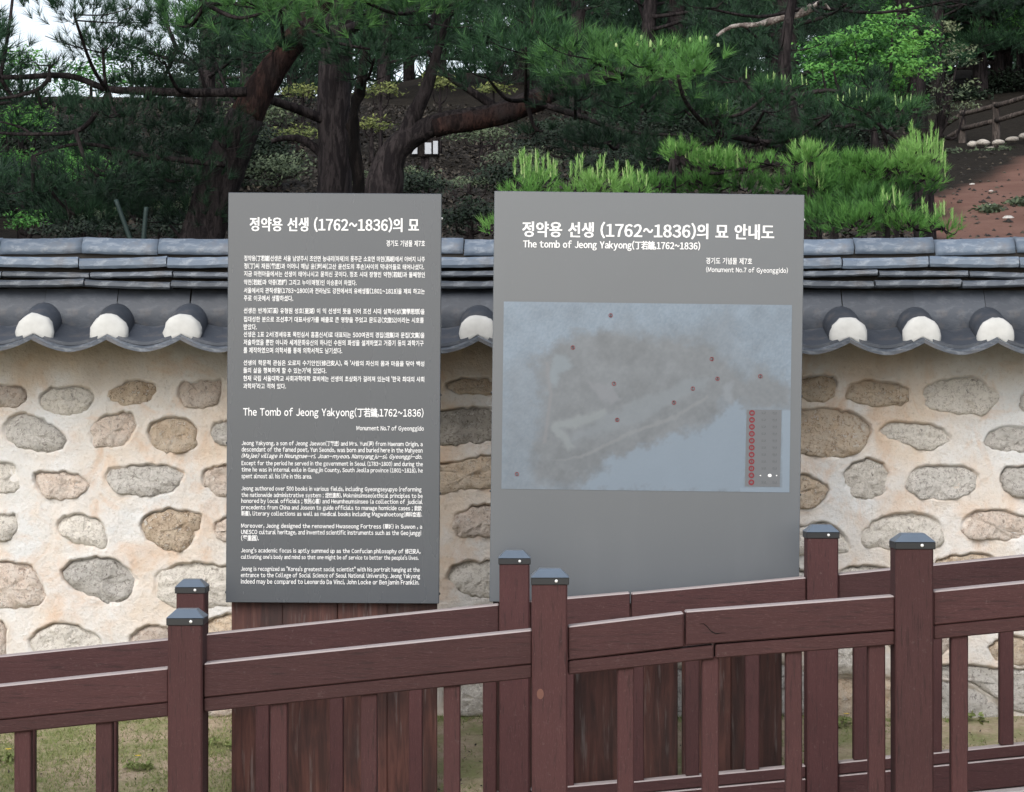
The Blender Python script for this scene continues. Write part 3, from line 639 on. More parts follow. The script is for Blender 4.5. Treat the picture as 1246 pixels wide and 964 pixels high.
def lettering(name, lines, cx, cy, par, mat, dy=-.0015):
    """lines: (text, x0, x1, ytop, ybottom of full letter box, slant, weight) in photo pixels, on the board whose centre is (cx, cy)"""
    VV = []; FF = []; o = 0
    for (s, x0, x1, y0, y1, sh, wt) in lines:
        V, Fc = compose(s, min(wt, .012), sh)
        if not len(V): continue
        if wt >= .02:      # heavy type: strokes thickened by layered, slightly shifted copies
            V0, F0 = V, Fc; V = np.vstack([V0+np.array([dx, 0, 0], np.float32) for dx in (-.022, 0, .022)]); Fc = [tuple(i+len(V0)*q for i in f) for q in range(3) for f in F0]
        lay_ = np.repeat([0, .0002, .0004], len(V)//3) if wt >= .02 else np.zeros(len(V))
        mn, mx = V.min(0), V.max(0); u = x0+(V[:, 0]-mn[0])/(mx[0]-mn[0])*(x1-x0); v = y1-(V[:, 1]-mn[1])/(mx[1]-mn[1])*(y1-y0)
        VV.append(np.c_[(u-cx)*SS, dy-lay_, -(v-cy)*SS]); FF += [tuple(i+o for i in f) for f in Fc]; o += len(V)
    me = bpy.data.meshes.new(name); me.from_pydata(np.vstack(VV).tolist(), [], FF); me.materials.append(mat)
    return link(bpy.data.objects.new(name, me), par)
def info_board(cx, cy, w_, h_, roll, tiltx, mat, label, planks, rivets):
    ctr = P(cx, cy, YS); base_z = -.22
    root = empty('information_board', (ctr.x, YS, base_z), label, 'information board', 'information boards in front of the wall')
    face = mesh_bm('board_face', boxbm(-w_*SS/2, w_*SS/2, 0, .045, -h_*SS/2, h_*SS/2, .002), mat, root)
    face.location = (0, 0, ctr.z-base_z); face.rotation_euler = (tiltx, roll, 0)
    for (px, py) in rivets:
        sx = 1 if px > cx else -1
        bm = bmesh.new(); bmesh.ops.create_uvsphere(bm, u_segments=8, v_segments=6, radius=.0055); bmesh.ops.translate(bm, verts=bm.verts, vec=(sx*w_*SS/2, .012, -(py-cy)*SS)); mesh_bm('rivet', bm, M['rivet'] if py != 265 else M['screw'], face, True)
    for (xa_, xb_) in planks:
        x0 = (xa_-cx)*SS; x1 = (xb_-cx)*SS; zt = H-(470-HY)*SS-base_z
        mesh_bm('plank', prism([(x0-.001, -.15), (x1+.001, -.15), (x1+.001, zt), (x0-.001, zt)], .052+random.uniform(0, .008), .085, .003), M['plank'], root)
    # two rails at the back hold the planks together
    xa_, xb_ = planks[0][0], planks[-1][1]
    for z in (.9, 1.4): mesh_bm('back_rail', boxbm((xa_-cx)*SS+.03, (xb_-cx)*SS-.03, .093, .135, z, z+.09, .004), M['plank'], root)
    return root, face
D1 = math.radians(.36); D2 = math.radians(.72)
b1, f1 = info_board(406, 484.5, 259.5, 499, D1, math.radians(0), M['board_dark'], 'narrower dark grey board densely printed with white Korean and English text, left of the other', [(280, 342), (342.6, 409), (409.6, 470), (470.6, 531)], [(538, 265), (538, 480), (538, 600), (538, 722), (270, 540), (270, 722)])
L = lambda s, x0, x1, yc, h_=7.2, sh=0, wt=.018: (s, x0, x1, yc-h_/2, yc+h_/2, sh, wt)
cyk = lambda c: 220+c/3.707
cye = lambda c: 470+c/3.571
BX, BY = 406, 484.5
lettering('title_lettering', [('정약용 선생 (1762~1836)의 묘', 302.5, 508.5, 264.5, 282.5, 0, .03)], BX, BY, f1, M['white'])
lettering('subtitle_lettering', [L('경기도 기념물 제7호', 469, 516, cyk(281), 7.6)], BX, BY, f1, M['white'])
K = [('정약용(丁若鏞)선생은 서울 남양주시 조안면 능내리(마재)의 풍주군 소호면 마현(馬峴)에서 아버지 나주', 516, 352),
 ('정(丁)씨 재원(載遠)과 어머니 해남 윤(尹)씨(고산 윤선도의 후손)사이의 막내아들로 태어나셨다.', 515, 387),
 ('지금 마현마을에서는 선생이 태어나시고 묻히신 곳이다. 정조 시대 장형인 약현(若鉉)과 둘째형인', 516, 422),
 ('약전(若銓)과 약종(若鍾) 그리고 누이(매형)인 이승훈이 하였다.', 433, 460),
 ('서울에서의 관직생활(1783~1800)과 전라남도 강진에서의 유배생활(1801~1818)을 제외 하고는', 516, 497),
 ('주로 이곳에서 생활하셨다.', 356, 532),
 ('선생은 반계(磻溪) 유형원 성호(星湖) 이 익 선생의 뜻을 이어 조선 시대 실학사상(實學思想)을', 516, 588),
 ('집대성한 분으로 조선후기 대표사상가를 배출로 큰 영향을 주었고 문도공(文度公)이라는 시호를', 515, 627),
 ('받았다.', 312, 662),
 ('선생은 1표 2서(경세유표 목민심서 흠흠신서)로 대표되는 500여권의 경집(經集)과 문집(文集)을', 516, 695),
 ('저술하였을 뿐만 아니라 세계문화유산의 하나인 수원의 화성을 설계하였고 거중기 등의 과학기구', 515, 731),
 ('를 제작하였으며 의학서를 통해 의학서적도 남기셨다.', 416, 767),
 ("선생의 학문적 관심은 오로지 수기안인(修己安人), 즉 '사람의 자신의 몸과 마음을 닦아 백성", 516, 823),
 ("들의 삶을 행복하게 할 수 있는가'에 있었다.", 397, 857),
 ("현재 국립 서울대학교 사회과학대학 로비에는 선생의 초상화가 걸려져 있는데 '한국 최대의 사회", 516, 893),
 ("과학자'라고 적혀 있다.", 348, 928)]
lettering('korean_paragraphs', [L(s, 296, x1, cyk(c)) for s, x1, c in K], BX, BY, f1, M['white'])
lettering('english_title', [('The Tomb of Jeong Yakyong(丁若鏞,1762~1836)', 296, 515.5, 496, 509.5, 0, .016)], BX, BY, f1, M['white'])
lettering('english_subtitle', [L('Monument No.7 of Gyeonggido', 434, 516, 521.5, 7.4)], BX, BY, f1, M['white'])
E = [('Jeong Yakyong, a son of Jeong Jaewon(丁載遠) and Mrs. Yun(尹) from Haenam Origin, a', 514.5, 251, 0),
 ('descendant of the famed poet, Yun Seondo, was born and buried here in the Mahyeon', 514.5, 279, 0),
 ('(Majae) village in Neungnae-ri, Joan-myeon, Namyangju-si, Gyeonggi-do.', 514, 306, .35),
 ('Except for the period he served in the government in Seoul (1783~1800) and during the', 515, 338, 0),
 ('time he was in internal exile in Gangjin County, South Jeolla province (1801~1818), he', 515, 366, 0),
 ('spent almost all his life in this area.', 380, 395, 0),
 ('Jeong authored over 500 books in various fields, including Gyeongseyupyo (reforming', 513.5, 448, 0),
 ('the nationwide administrative system ; 經世遺表), Mokminsimseo(ethical principles to be', 515, 476, 0),
 ('honored by local officials ; 牧民心書) and Heumheumsinseo (a collection of judicial', 515, 502, 0),
 ('precedents from China and Joseon to guide officials to manage homicide cases ; 欽欽', 514, 530, 0),
 ('新書), literary collections as well as medical books including Magwahoetong(麻科會通).', 514.5, 557, 0),
 ('Moreover, Jeong designed the renowned Hwaseong Fortress (華城) in Suwon , a', 514.5, 610, 0),
 ('UNESCO cultural heritage, and invented scientific instruments such as the Geojunggi', 513.5, 638, 0),
 ('(擧重器).', 316, 662, 0),
 ("Jeong's academic focus is aptly summed up as the Confucian philosophy of 修己安人,", 513, 717, 0),
 ("cultivating one's body and mind so that one might be of service to better the people's lives.", 510.5, 745, 0),
 ('Jeong is recognized as "Korea\'s greatest social scientist" with his portrait hanging at the', 512, 797, 0),
 ('entrance to the College of Social Science of Seoul National University. Jeong Yakyong', 512.5, 825, 0),
 ('indeed may be compared to Leonardo Da Vinci, John Locke or Benjamin Franklin.', 511.5, 853, 0)]
lettering('english_paragraphs', [L(s, 294.5, x1, cye(c), 7.4, sh, .014) for s, x1, c, sh in E], BX, BY, f1, M['white'])

b2, f2 = info_board(787, 485, 377, 500, D2, math.radians(.6), M['board_light'], 'wider light grey board with a pale blue map and short title, right of the other', [(600, 638), (638.6, 699), (699.6, 762), (762.6, 825.5), (831.5, 891), (891.6, 953)], [(979, 265), (979, 480), (979, 600), (979, 690), (590, 480), (590, 600)])
CX, CY = 787, 485; cr, sr = math.cos(D2), math.sin(D2)
def un(x, y):   # photo pixel -> pixel on the unrolled board
    dx, dy_ = x-CX, y-CY; return CX+dx*cr+dy_*sr, CY-dx*sr+dy_*cr
def LL(s, x0, x1, ya, yb, wt):
    a = un(x0, ya); c = un(x1, ya); return (s, a[0], c[0], a[1], a[1]+(yb-ya), 0, wt)
lettering('title_lettering', [LL('정약용 선생 (1762~1836)의 묘 안내도', 635.5, 942, 269, 289, .03)], CX, CY, f2, M['white'])
lettering('english_title', [LL('The tomb of Jeong Yakyong(丁若鏞,1762~1836)', 636.5, 852, 291.5, 304, .022)], CX, CY, f2, M['white'])
lettering('subtitle_lettering', [LL('경기도 기념물 제7호', 859, 915, 313.5, 321.5, .015), LL('(Monument No.7 of Gyeonggido)', 859, 958.5, 324.5, 333, .012)], CX, CY, f2, M['white'])
# map print: a fine coloured grid
gw, gh = 260, 172; mx0, my0 = un(613, 367); mx1, _ = un(963.5, 371); my1 = un(610, 595)[1]
UU, VV_ = np.meshgrid(np.linspace(0, 1, gw), np.linspace(0, 1, gh)); mu = (mx0+(mx1-mx0)*UU).ravel(); mv = (my0+(my1-my0)*VV_).ravel()
pu = 613+350*UU.ravel()-3*VV_.ravel(); pv = 367+228*VV_.ravel()+4*UU.ravel()       # photo pixel of each grid point
q = np.c_[pu, pv]; wob = np.c_[fbm(q, .09, 51, 4), fbm(q, .09, 61, 4)]*14-7; spk = np.c_[fbm(q, .35, 54, 2), fbm(q, .35, 64, 2)]*5-2.5
def inpoly(poly, w1=1.0, soft=5):
    x = pu+wob[:, 0]*w1+spk[:, 0]*w1; y = pv+wob[:, 1]*w1+spk[:, 1]*w1; ins = np.zeros(len(x), bool); dm = np.full(len(x), 99.)
    for i in range(len(poly)):
        (ax, ay), (bx_, by_) = poly[i], poly[(i+1) % len(poly)]; cond = (ay > y) != (by_ > y); xi = (bx_-ax)*(y-ay)/(by_-ay+1e-9)+ax; ins ^= cond & (x < xi)
        t = np.clip(((x-ax)*(bx_-ax)+(y-ay)*(by_-ay))/((bx_-ax)**2+(by_-ay)**2+1e-9), 0, 1); dm = np.minimum(dm, np.hypot(x-ax-t*(bx_-ax), y-ay-t*(by_-ay)))
    d = np.where(ins, dm, -dm); return np.clip(d/soft+.5, 0, 1)[:, None]
colr = np.array([.140, .182, .230])*(1+.4*(fbm(q, .05, 77, 5)-.5))[:, None]+.05*(fbm(q, .6, 78, 2)-.5)[:, None]
grey = np.array([.113, .125, .139])*(1+.5*(fbm(q, .06, 87, 5)-.5)+.25*(fbm(q, .3, 88, 3)-.5))[:, None]
def lay(poly, c, a=1.0, w1=1.0, soft=5):
    global colr
    m = inpoly(poly, w1, soft)*a; colr = colr*(1-m)+np.asarray(c)*m
lay([(613,450),(660,430),(690,415),(740,400),(760,390),(800,400),(850,398),(885,375),(900,420),(963,470),(963,610),(605,610)], colr*.5+grey*.5, .75, 1.5, 22)
lay([(650,440),(670,420),(700,410),(730,402),(790,410),(860,418),(905,462),(925,448),(962,470),(962,500),(905,494),(880,492),(862,512),(835,522),(800,540),(770,552),(735,560),(715,582),(695,592),(655,588),(648,560),(654,520),(660,470)], grey, .85, 1.6, 16)
lay([(674,432),(686,430),(698,447),(682,457),(676,470),(668,468)], (.150, .185, .215), .7, .7, 5)
lay([(712,462),(730,465),(745,470),(755,485),(742,492),(728,482)], (.145, .158, .18), .7, .7, 5)
lay([(672,515),(735,498),(740,505),(700,520),(683,521),(700,545),(690,548),(670,522)], (.165, .19, .205), .7, .5, 4)
lay([(690,540),(760,520),(820,490),(860,470),(868,460),(840,462),(790,480),(738,505),(702,522)], (.142, .166, .19), .6, .9, 7)
lay([(660,560),(705,555),(755,530),(820,505),(860,480),(862,483),(822,509),(757,534),(707,558)], (.16, .175, .19), .5, .4, 2)
lay([(663,440),(667,440),(672,480),(664,540),(660,540),(668,480)], (.145, .152, .168), .6, .2, 2)
lay([(711,582),(740,575),(733,560),(760,555),(775,540),(800,545),(815,530),(850,525),(870,510),(890,490),(908,500),(908,597),(705,597)], (.148, .192, .242), .8, 1.5, 7)
lay([(951,499),(963,499),(963,600),(900,600),(900,593),(951,593)], (.16, .205, .255), .9, .1, 1.5)
lay([(880,470),(892,465),(890,490),(880,488)], (.165, .19, .22), .6, .5, 5)
colr = np.clip(colr, .02, .8)
mesh_np('map_print', np.c_[(mu-CX)*SS, np.full(len(mu), -.0015), -(mv-CY)*SS], gridfaces(gw, gh)[:, ::-1], M['map'], f2, False, {'Col': colr})
a = un(908.5, 498.5); c = un(951, 498.5); bm = bmesh.new()
y1_ = a[1]+93.5; vs_ = [bm.verts.new(((x-CX)*SS, -.0022, -(y-CY)*SS)) for x, y in ((a[0], a[1]), (c[0], a[1]), (c[0]-1, y1_), (a[0]-1, y1_))]; bm.faces.new(vs_); mesh_bm('legend_panel', bm, M['legend'], f2)
def ring(bm, x, y, r0, r1, dy, n=14):
    a = [bm.verts.new(((x-CX+r0*math.cos(2*PI*k/n))*SS, dy, -(y-CY+r0*math.sin(2*PI*k/n))*SS)) for k in range(n)]; c = [bm.verts.new(((x-CX+r1*math.cos(2*PI*k/n))*SS, dy, -(y-CY+r1*math.sin(2*PI*k/n))*SS)) for k in range(n)]
    for k in range(n): bm.faces.new((a[k], a[(k+1) % n], c[(k+1) % n], c[k]))
bm = bmesh.new(); dig = []
for k in range(11):
    u, v = un(915-.15*k/2, 502.6+k*8.44); ring(bm, u, v, 3.6, 1.9, -.003); dig.append((str(k+1), u-.9-(.5 if k > 8 else 0), u+.9+(.5 if k > 8 else 0), v-1.7, v+1.7, 0, .01))
mesh_bm('legend_rings', bm, M['red'], f2); lettering('legend_digits', dig, CX, CY, f2, M['red'], -.0031)
bm = bmesh.new(); dig = []
for (x, y, s_) in ((743,384,'8'),(697,423,'9'),(866,437,'3'),(925,458,'2'),(873,461,'4'),(843,473,'1'),(820,490,'5'),(747,467,'7'),(751,511,'6'),(629,577,'11')):
    u, v = un(x, y); ring(bm, u, v, 2.6, 1.9, -.003); dig.append((s_, u-1.2, u+1.2, v-2.0, v+2.0, 0, .02))
mesh_bm('marker_rings', bm, M['red'], f2); lettering('marker_digits', dig, CX, CY, f2, M['darkprint'], -.0031)
tl = []
for k in range(11):
    u, v = un(923, 502.6+k*8.44); tl.append(('묘  정', u+3, u+22, v-1.6, v+1.6, 0, 0))
tag(lettering('legend_words', [t for i, t in enumerate(tl) if i not in (9,)], CX, CY, f2, M['board_light'], -.0030), kind='stuff')
u, v = un(923, 578.5); lettering('legend_highlight', [('◂  ●  ▾', u+1, u+23, v-2, v+2, 0, .01)], CX, CY, f2, M['white'], -.0031)

# ------------------------------------------------------------------ vegetation
def rand_dirs(n):
    v = RNG.normal(size=(n, 3)); return v/np.linalg.norm(v, axis=1, keepdims=True)
def needles(C, Dr, k, L, w_, spread, tone, tj=.12):
    """k needles per tuft centre C (n,3), axis Dr (n,3); returns V, F, tone"""
    n = len(C); c = np.repeat(C, k, 0); d = np.repeat(Dr, k, 0); r = rand_dirs(n*k); dd = d+r*spread; dd /= np.linalg.norm(dd, axis=1, keepdims=True)
    ln = L*RNG.uniform(.65, 1.1, (n*k, 1)); base = c-d*L*.35*RNG.random((n*k, 1)); side = np.cross(dd, rand_dirs(n*k)); side /= np.linalg.norm(side, axis=1, keepdims=True)+1e-6
    tip = base+dd*ln; V = np.stack([base-side*w_/2, base+side*w_/2, tip], 1).reshape(-1, 3); Fc = np.arange(n*k*3).reshape(-1, 3)
    t = np.clip(np.repeat(tone, k)+RNG.normal(0, tj, n*k), 0, 1); return V, Fc, np.repeat(t, 3)
def leaves(C, size, k, spreadR, tone, flat=.6, tj=.15):
    n = len(C)*k; c = np.repeat(C, k, 0)+rand_dirs(n)*(RNG.random((n, 1))**.5)*spreadR*np.array([1, 1, flat]); nrm = rand_dirs(n)*.7+np.array([0, -.25, .8]); nrm /= np.linalg.norm(nrm, axis=1, keepdims=True)
    a = np.cross(nrm, rand_dirs(n)); a /= np.linalg.norm(a, axis=1, keepdims=True); b_ = np.cross(nrm, a); s = size*RNG.uniform(.6, 1.2, (n, 1))
    V = np.stack([c-a*s, c-b_*s*.45, c+a*s, c+b_*s*.45], 1).reshape(-1, 3); Fc = np.arange(n*4).reshape(-1, 4); Fc = np.vstack([Fc[:, [0, 1, 2]], Fc[:, [0, 2, 3]]])
    return V, Fc, np.repeat(np.clip(np.repeat(tone, k)+RNG.normal(0, tj, n), 0, 1), 4)
def pad_points(px, py, rx, ry, Yc, dep, n):
    """tuft spots in a foliage pad: px, py, rx, ry in photo pixels at distance Yc, dep metres deep; fuller on top"""
    s = Yc/F; c = np.array(P(px, py, Yc)); R = np.array([rx*s, dep, ry*s]); d = rand_dirs(n); r = RNG.random(n)**.42
    d[:, 2] = np.where((d[:, 2] < -.35) & (RNG.random(n) < .6), -d[:, 2], d[:, 2]); off = d*r[:, None]*R
    return c+off, d, r
def join(parts):
    V = []; Fc = []; T = []; o = 0
    for v, f, t in parts: V.append(v); Fc.append(f+o); T.append(t); o += len(v)
    return np.vstack(V), np.vstack(Fc), np.concatenate(T)
def pine_crown(name, pads, par, mat, L=.11, w_=.0040, k=26, dens=60, spread=.75):
    parts = []; seed = RNG.integers(1000)
    for pd in pads:
        px, py, rx, ry, Yc, dep, tone = pd[:7]; dn = pd[7] if len(pd) > 7 else 1
        s = Yc/F; n = max(8, int(dens*dn*(rx*s*2)*(ry*s*2)*(1+dep)*PI)); C, d, r = pad_points(px, py, rx, ry, Yc, dep, n)
        # clump the tufts: keep those where a noise field is high, so gaps show between branch ends
        keep = vnoise(C, 3.4, int(seed)) + .35*RNG.random(len(C)) > .42; C, d, r = C[keep], d[keep], r[keep]
        if not len(C): continue
        Dr = d*.6+np.array([0, -.15, .65]); Dr /= np.linalg.norm(Dr, axis=1, keepdims=True)
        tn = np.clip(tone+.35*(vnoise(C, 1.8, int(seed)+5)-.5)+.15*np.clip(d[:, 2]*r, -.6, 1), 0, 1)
        parts.append(needles(C, Dr, k, L, w_, spread, tn))
    V, Fc, T = join(parts); o = mesh_np(name, V, Fc, mat, par, False, {'tone': T}); return o
def off(o, root): o.location = tuple(-c for c in root.location); return o
def tree_root(name, base, label, cat='tree', group=None): return empty(name, base, label, cat, group)
def limb(pts, w0, w1, Ys):
    """pixel polyline -> metric limb; widths in pixels"""
    n = len(pts); Y_ = Ys if isinstance(Ys, (list, tuple)) else [Ys]*n; pp = [P(x, y, Yc) for (x, y), Yc in zip(pts, Y_)]
    return pp, [(w0+(w1-w0)*i/(n-1))/2*Y_[i]/F for i in range(n)]
def twigs(pads, trunkpts, r0=.011, per=2):
    """side branches that run from the limb into each pad and fan out inside it"""
    out = []
    for pd in pads:
        c = P(pd[0], pd[1], pd[4]); t = min(trunkpts, key=lambda q: (q-c).length)
        mid = t.lerp(c, .5)+Vector((0, 0, -.08)); out.append(([t, mid, c], [r0*1.6, r0*1.2, r0*.8]))
        s = pd[4]/F
        for _ in range(per):
            e = c+Vector((random.uniform(-1, 1)*pd[2]*s*.85, random.uniform(-1, 1)*pd[5]*.7, random.uniform(-.3, .8)*pd[3]*s*.8)); out.append(([c.lerp(t, random.uniform(0, .3)), c.lerp(e, .55)+Vector((0, 0, -.03)), e], [r0*.6, r0*.4, r0*.22]))
    return out
# 1. the straight trunked pine behind the left board
YA = 20.0; Ab = P(405, 345, YA); Ab.z = HZ1(Ab.x, YA)
tA = tree_root('pine_tree', Ab, 'pine with the thick straight grey trunk rising behind the narrower board')
trA = [([Ab+Vector((0, 0, -.2)), P(402, 300, YA), P(408, 200, YA), P(406, 100, YA), P(415, 0, YA), P(430, -150, YA), P(420, -330, YA)], [.19, .17, .145, .14, .125, .09, .04])]
padsA = [(330,12,150,40,16.5,.9,.75), (430,-5,130,42,16,.9,.8), (215,30,90,32,17,.8,.35), (520,30,90,40,16.5,.8,.42), (450,60,80,26,17.5,.7,.25), (350,60,70,22,18,.6,.25),
 (560,-40,120,50,17,1,.4), (300,-70,160,50,18,1.2,.3,.35), (450,-150,190,70,19,1.4,.4,.2), (380,-260,150,70,20,1.4,.5,.2)]
ax = [Vector(p) for p in trA[0][0]]
limbs = [limb([(404,150),(360,132),(316,118),(290,112)], 14, 8, [20,19.8,19.5,19.3]), limb([(400,196),(372,172),(350,168),(330,172)], 13, 5, 20), limb([(410,60),(390,30),(340,8),(250,5)], 14, 4, [20,19,17.5,16.6]), limb([(412,40),(470,20),(530,10),(600,-10)], 14, 4, [20,19,17,17])]
jt = [v for l in limbs for v in l[0]]+ax
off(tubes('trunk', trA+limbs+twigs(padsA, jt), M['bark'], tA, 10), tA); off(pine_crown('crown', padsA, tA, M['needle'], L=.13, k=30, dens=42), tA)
# 2. the leaning red-barked pine at left with the long low branch
YB = 18.0; Bb = P(215, 380, YB); Bb.z = HZ1(Bb.x, YB)
tB = tree_root('pine_tree', Bb, 'leaning pine at left with orange bark high up and a long bare branch reaching left')
trB = [([Bb, P(245, 290, YB), P(275, 200, YB), P(300, 140, YB)], [.19, .17, .16, .14]), limb([(300,112),(230,113),(175,111),(130,108),(80,92),(0,94),(-90,80)], 12, 5, 17.3), limb([(132,112),(112,145),(92,160),(60,163),(0,162),(-60,150)], 7, 3, 17.2),
 limb([(40,165),(25,155),(0,148)], 4, 2, 17.2), limb([(250,110),(240,80),(215,60)], 5, 2, 17.5), limb([(60,95),(44,110),(0,120),(-50,118)], 6, 3, 17.2), limb([(270,200),(180,190),(100,175),(40,190)], 8, 3, 17.6)]
padsB = [(90,18,100,34,16.5,.9,.18), (200,75,60,22,16.8,.6,.2), (150,140,90,22,17,.6,.15), (240,150,80,26,17.6,.6,.1), (120,215,95,28,17.2,.6,.16), (220,220,80,30,17.8,.7,.08), (60,125,50,14,17.4,.4,.3), (40,235,70,25,17.6,.6,.2),
 (150,185,90,40,17.9,.7,.05), (100,250,110,30,18.2,.7,.05), (200,265,110,26,18.4,.7,.04), (255,185,60,30,18.3,.5,.03), (180,110,70,20,18.2,.5,.08), (260,70,60,24,18.6,.5,.05),
 (-40,60,80,60,17,1,.3), (125,58,70,16,17.2,.6,.25,1.5), (60,78,46,12,17.2,.5,.3,1.3), (185,104,60,16,17.6,.5,.15,1.5), (30,112,40,12,17.4,.5,.3), (20,-40,160,50,17.5,1.2,.3,.4), (180,-60,150,60,18,1.2,.35,.35), (250,260,60,20,18,.5,.1), (95,265,60,18,17.8,.5,.12), (275,175,30,20,17.7,.4,.08)]
jt = [v for l in trB for v in l[0]]
off(tubes('trunk', trB+twigs(padsB, jt), M['bark'], tB, 10), tB)
o = off(tubes('upper_trunk', [([P(299, 143, YB), P(322, 100, YB), P(348, 62, YB), P(392, 0, YB), P(430, -110, YB)], [.135, .115, .10, .09, .05])], M['bark_red'], tB, 10), tB); o['label'] = 'orange red upper trunk'
off(pine_crown('crown', padsB, tB, M['needle'], L=.12, k=26, dens=50), tB)
# 3. slim black trunk
YC = 19.0; Cb = P(437, 345, YC); Cb.z = HZ1(Cb.x, YC)
tC = tree_root('slim_tree', Cb, 'thin crooked black trunk just right of the thick straight one')
padsC = [(440,92,34,14,18.8,.3,.2), (455,72,40,18,18.6,.4,.25), (470,-60,80,50,18.8,.8,.35)]
trC = [([Cb, P(434, 280, YC), P(436, 220, YC), P(430, 170, YC), P(432, 130, YC), P(441, 95, YC), P(450, 20, YC), P(465, -90, YC)], [.06, .055, .05, .048, .046, .05, .035, .02]), limb([(431,165),(424,158),(422,150)], 6, 4, YC)]
off(tubes('trunk', trC+twigs(padsC, [v for l in trC for v in l[0]]), M['bark_black'], tC, 8, .3), tC); off(pine_crown('crown', padsC, tC, M['needle'], dens=60), tC)
# 4. the pine leaning right, its bough over the wider board
YD = 17.0; Db = P(452, 360, YD); Db.z = HZ1(Db.x, YD)
tD = tree_root('pine_tree', Db, 'low pine leaning right with a red underside bough above the gap between the boards')
trD = [([Db, P(462, 290, YD), P(468, 225, YD), P(482, 182, YD), P(530, 152, YD), P(600, 138, YD), P(665, 115, YD), P(740, 92, YD), P(810, 80, 16.5)], [.18, .16, .14, .10, .075, .07, .07, .05, .03]), limb([(482,190),(504,140),(520,105),(530,70),(545,20)], 24, 8, YD), limb([(604,132),(572,110),(545,92),(520,62)], 12, 5, YD), limb([(640,122),(700,140),(760,160),(830,165)], 9, 3, 16.7)]
padsD = [(640,58,90,36,15.8,.9,.5), (720,75,80,34,15.5,.8,.7), (790,80,70,30,15.3,.7,.95), (845,85,42,34,15.2,.6,1.0), (590,90,60,20,16.2,.6,.25), (700,118,60,20,16,.6,.2), (780,130,60,22,15.8,.6,.3), (840,140,48,26,15.6,.6,.35),
 (740,175,70,22,16.2,.6,.12), (660,160,50,12,16.8,.4,.08,.6), (800,195,50,20,16,.5,.12), (650,-10,120,34,16.5,.9,.3), (770,-20,90,30,16.5,.8,.25,.6), (560,-90,140,60,17.5,1.2,.4,.25), (700,-130,160,70,17.5,1.3,.4,.2), (880,165,30,16,15.6,.3,.4)]
jt = [v for l in trD for v in l[0]]
off(tubes('trunk', trD+twigs(padsD, jt), M['bark'], tD, 10), tD)
off(tubes('bough', [([P(528, 156, YD-.02), P(560, 149, YD-.03), P(605, 141, YD-.03), P(668, 119, YD-.03)], [.072, .073, .076, .070])], M['bark_red'], tD, 10), tD)
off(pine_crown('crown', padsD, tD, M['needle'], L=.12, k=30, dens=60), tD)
# candles: pale upright shoots
def candles(name, spots, par, mat, root):
    V = []; T = []; tn = []
    for (p, h_, r_) in spots:
        o_ = len(V); lean = Vector((random.uniform(-.12, .12), random.uniform(-.12, .12), 1)).normalized()
        for k in range(6): t = 2*PI*k/6; V.append(p+Vector((math.cos(t)*r_, math.sin(t)*r_, 0)))
        for k in range(6): t = 2*PI*k/6; V.append(p+lean*h_*.7+Vector((math.cos(t)*r_*.9, math.sin(t)*r_*.9, 0)))
        V.append(p+lean*h_)
        for k in range(6): q_ = (k+1) % 6; T += [(o_+k, o_+q_, o_+6+q_), (o_+k, o_+6+q_, o_+6+k), (o_+6+k, o_+6+q_, o_+12)]
        tn += [random.uniform(.2, 1)]*13
    return tag(off(mesh_np(name, [tuple(v) for v in V], T, mat, par, False, {'tone': np.array(tn)}), root), kind='stuff')
def candle_spots(lst, Yc, h_=(.06, .14), r_=.010):
    out = []
    for x, y in lst:
        for _ in range(1): out.append((P(x, y, Yc+random.uniform(-.15, .15)), random.uniform(*h_), r_))
    return out
candles('candles', candle_spots([(740+i*11+random.uniform(-4, 4), 52-.0*i+random.uniform(-4, 6)) for i in range(13)], 15.2, (.02, .05), .009), tD, M['candle'], tD)
# 5. the pine right of centre with candles
YE = 17.0; Eb = P(985, 390, YE); Eb.z = HZ1(Eb.x, YE)
tE = tree_root('pine_tree', Eb, 'dark spreading pine above the right half of the wider board, tipped with pale upright shoots')
trE = [([Eb, P(985, 290, YE), P(975, 200, YE), P(960, 130, YE), P(955, 60, YE), P(975, -60, YE)], [.10, .09, .075, .06, .045, .02]), limb([(975,190),(920,172),(870,160),(835,125),(825,92)], 9, 4, [17,16.4,15.8,15.3,15.1]), limb([(970,165),(900,152),(860,142)], 6, 3, [17,16.3,15.8]), limb([(980,220),(1040,200),(1100,190),(1135,175)], 8, 3, [17,16.6,16.2,16]), limb([(985,250),(900,240),(840,225),(810,205)], 8, 3, [17,16.5,16.2,16]), limb([(960,120),(1010,110),(1060,125)], 7, 3, 16.7)]
padsE = [(945,106,42,10,15.8,.3,.5,1.4), (1045,130,45,12,15.8,.3,.55,1.4), (1098,134,26,14,15.8,.3,.6,1.4), (877,138,24,9,15.6,.25,.6,1.4), (930,135,80,28,16,.7,.22), (1010,140,80,30,16,.7,.25), (1070,150,50,26,16,.6,.4), (930,175,60,16,16.3,.6,.12), (1000,180,60,16,16.4,.6,.12), (900,95,50,18,16.8,.5,.1,.6), (1060,105,40,18,16.8,.5,.15), (950,60,80,22,17,.6,.12,.6), (990,-30,110,40,17,.9,.3,.6)]
jt = [v for l in trE for v in l[0]]
off(tubes('trunk', trE+twigs(padsE, jt), M['bark'], tE, 8), tE); off(pine_crown('crown', padsE, tE, M['needle'], L=.11, k=28, dens=62), tE)
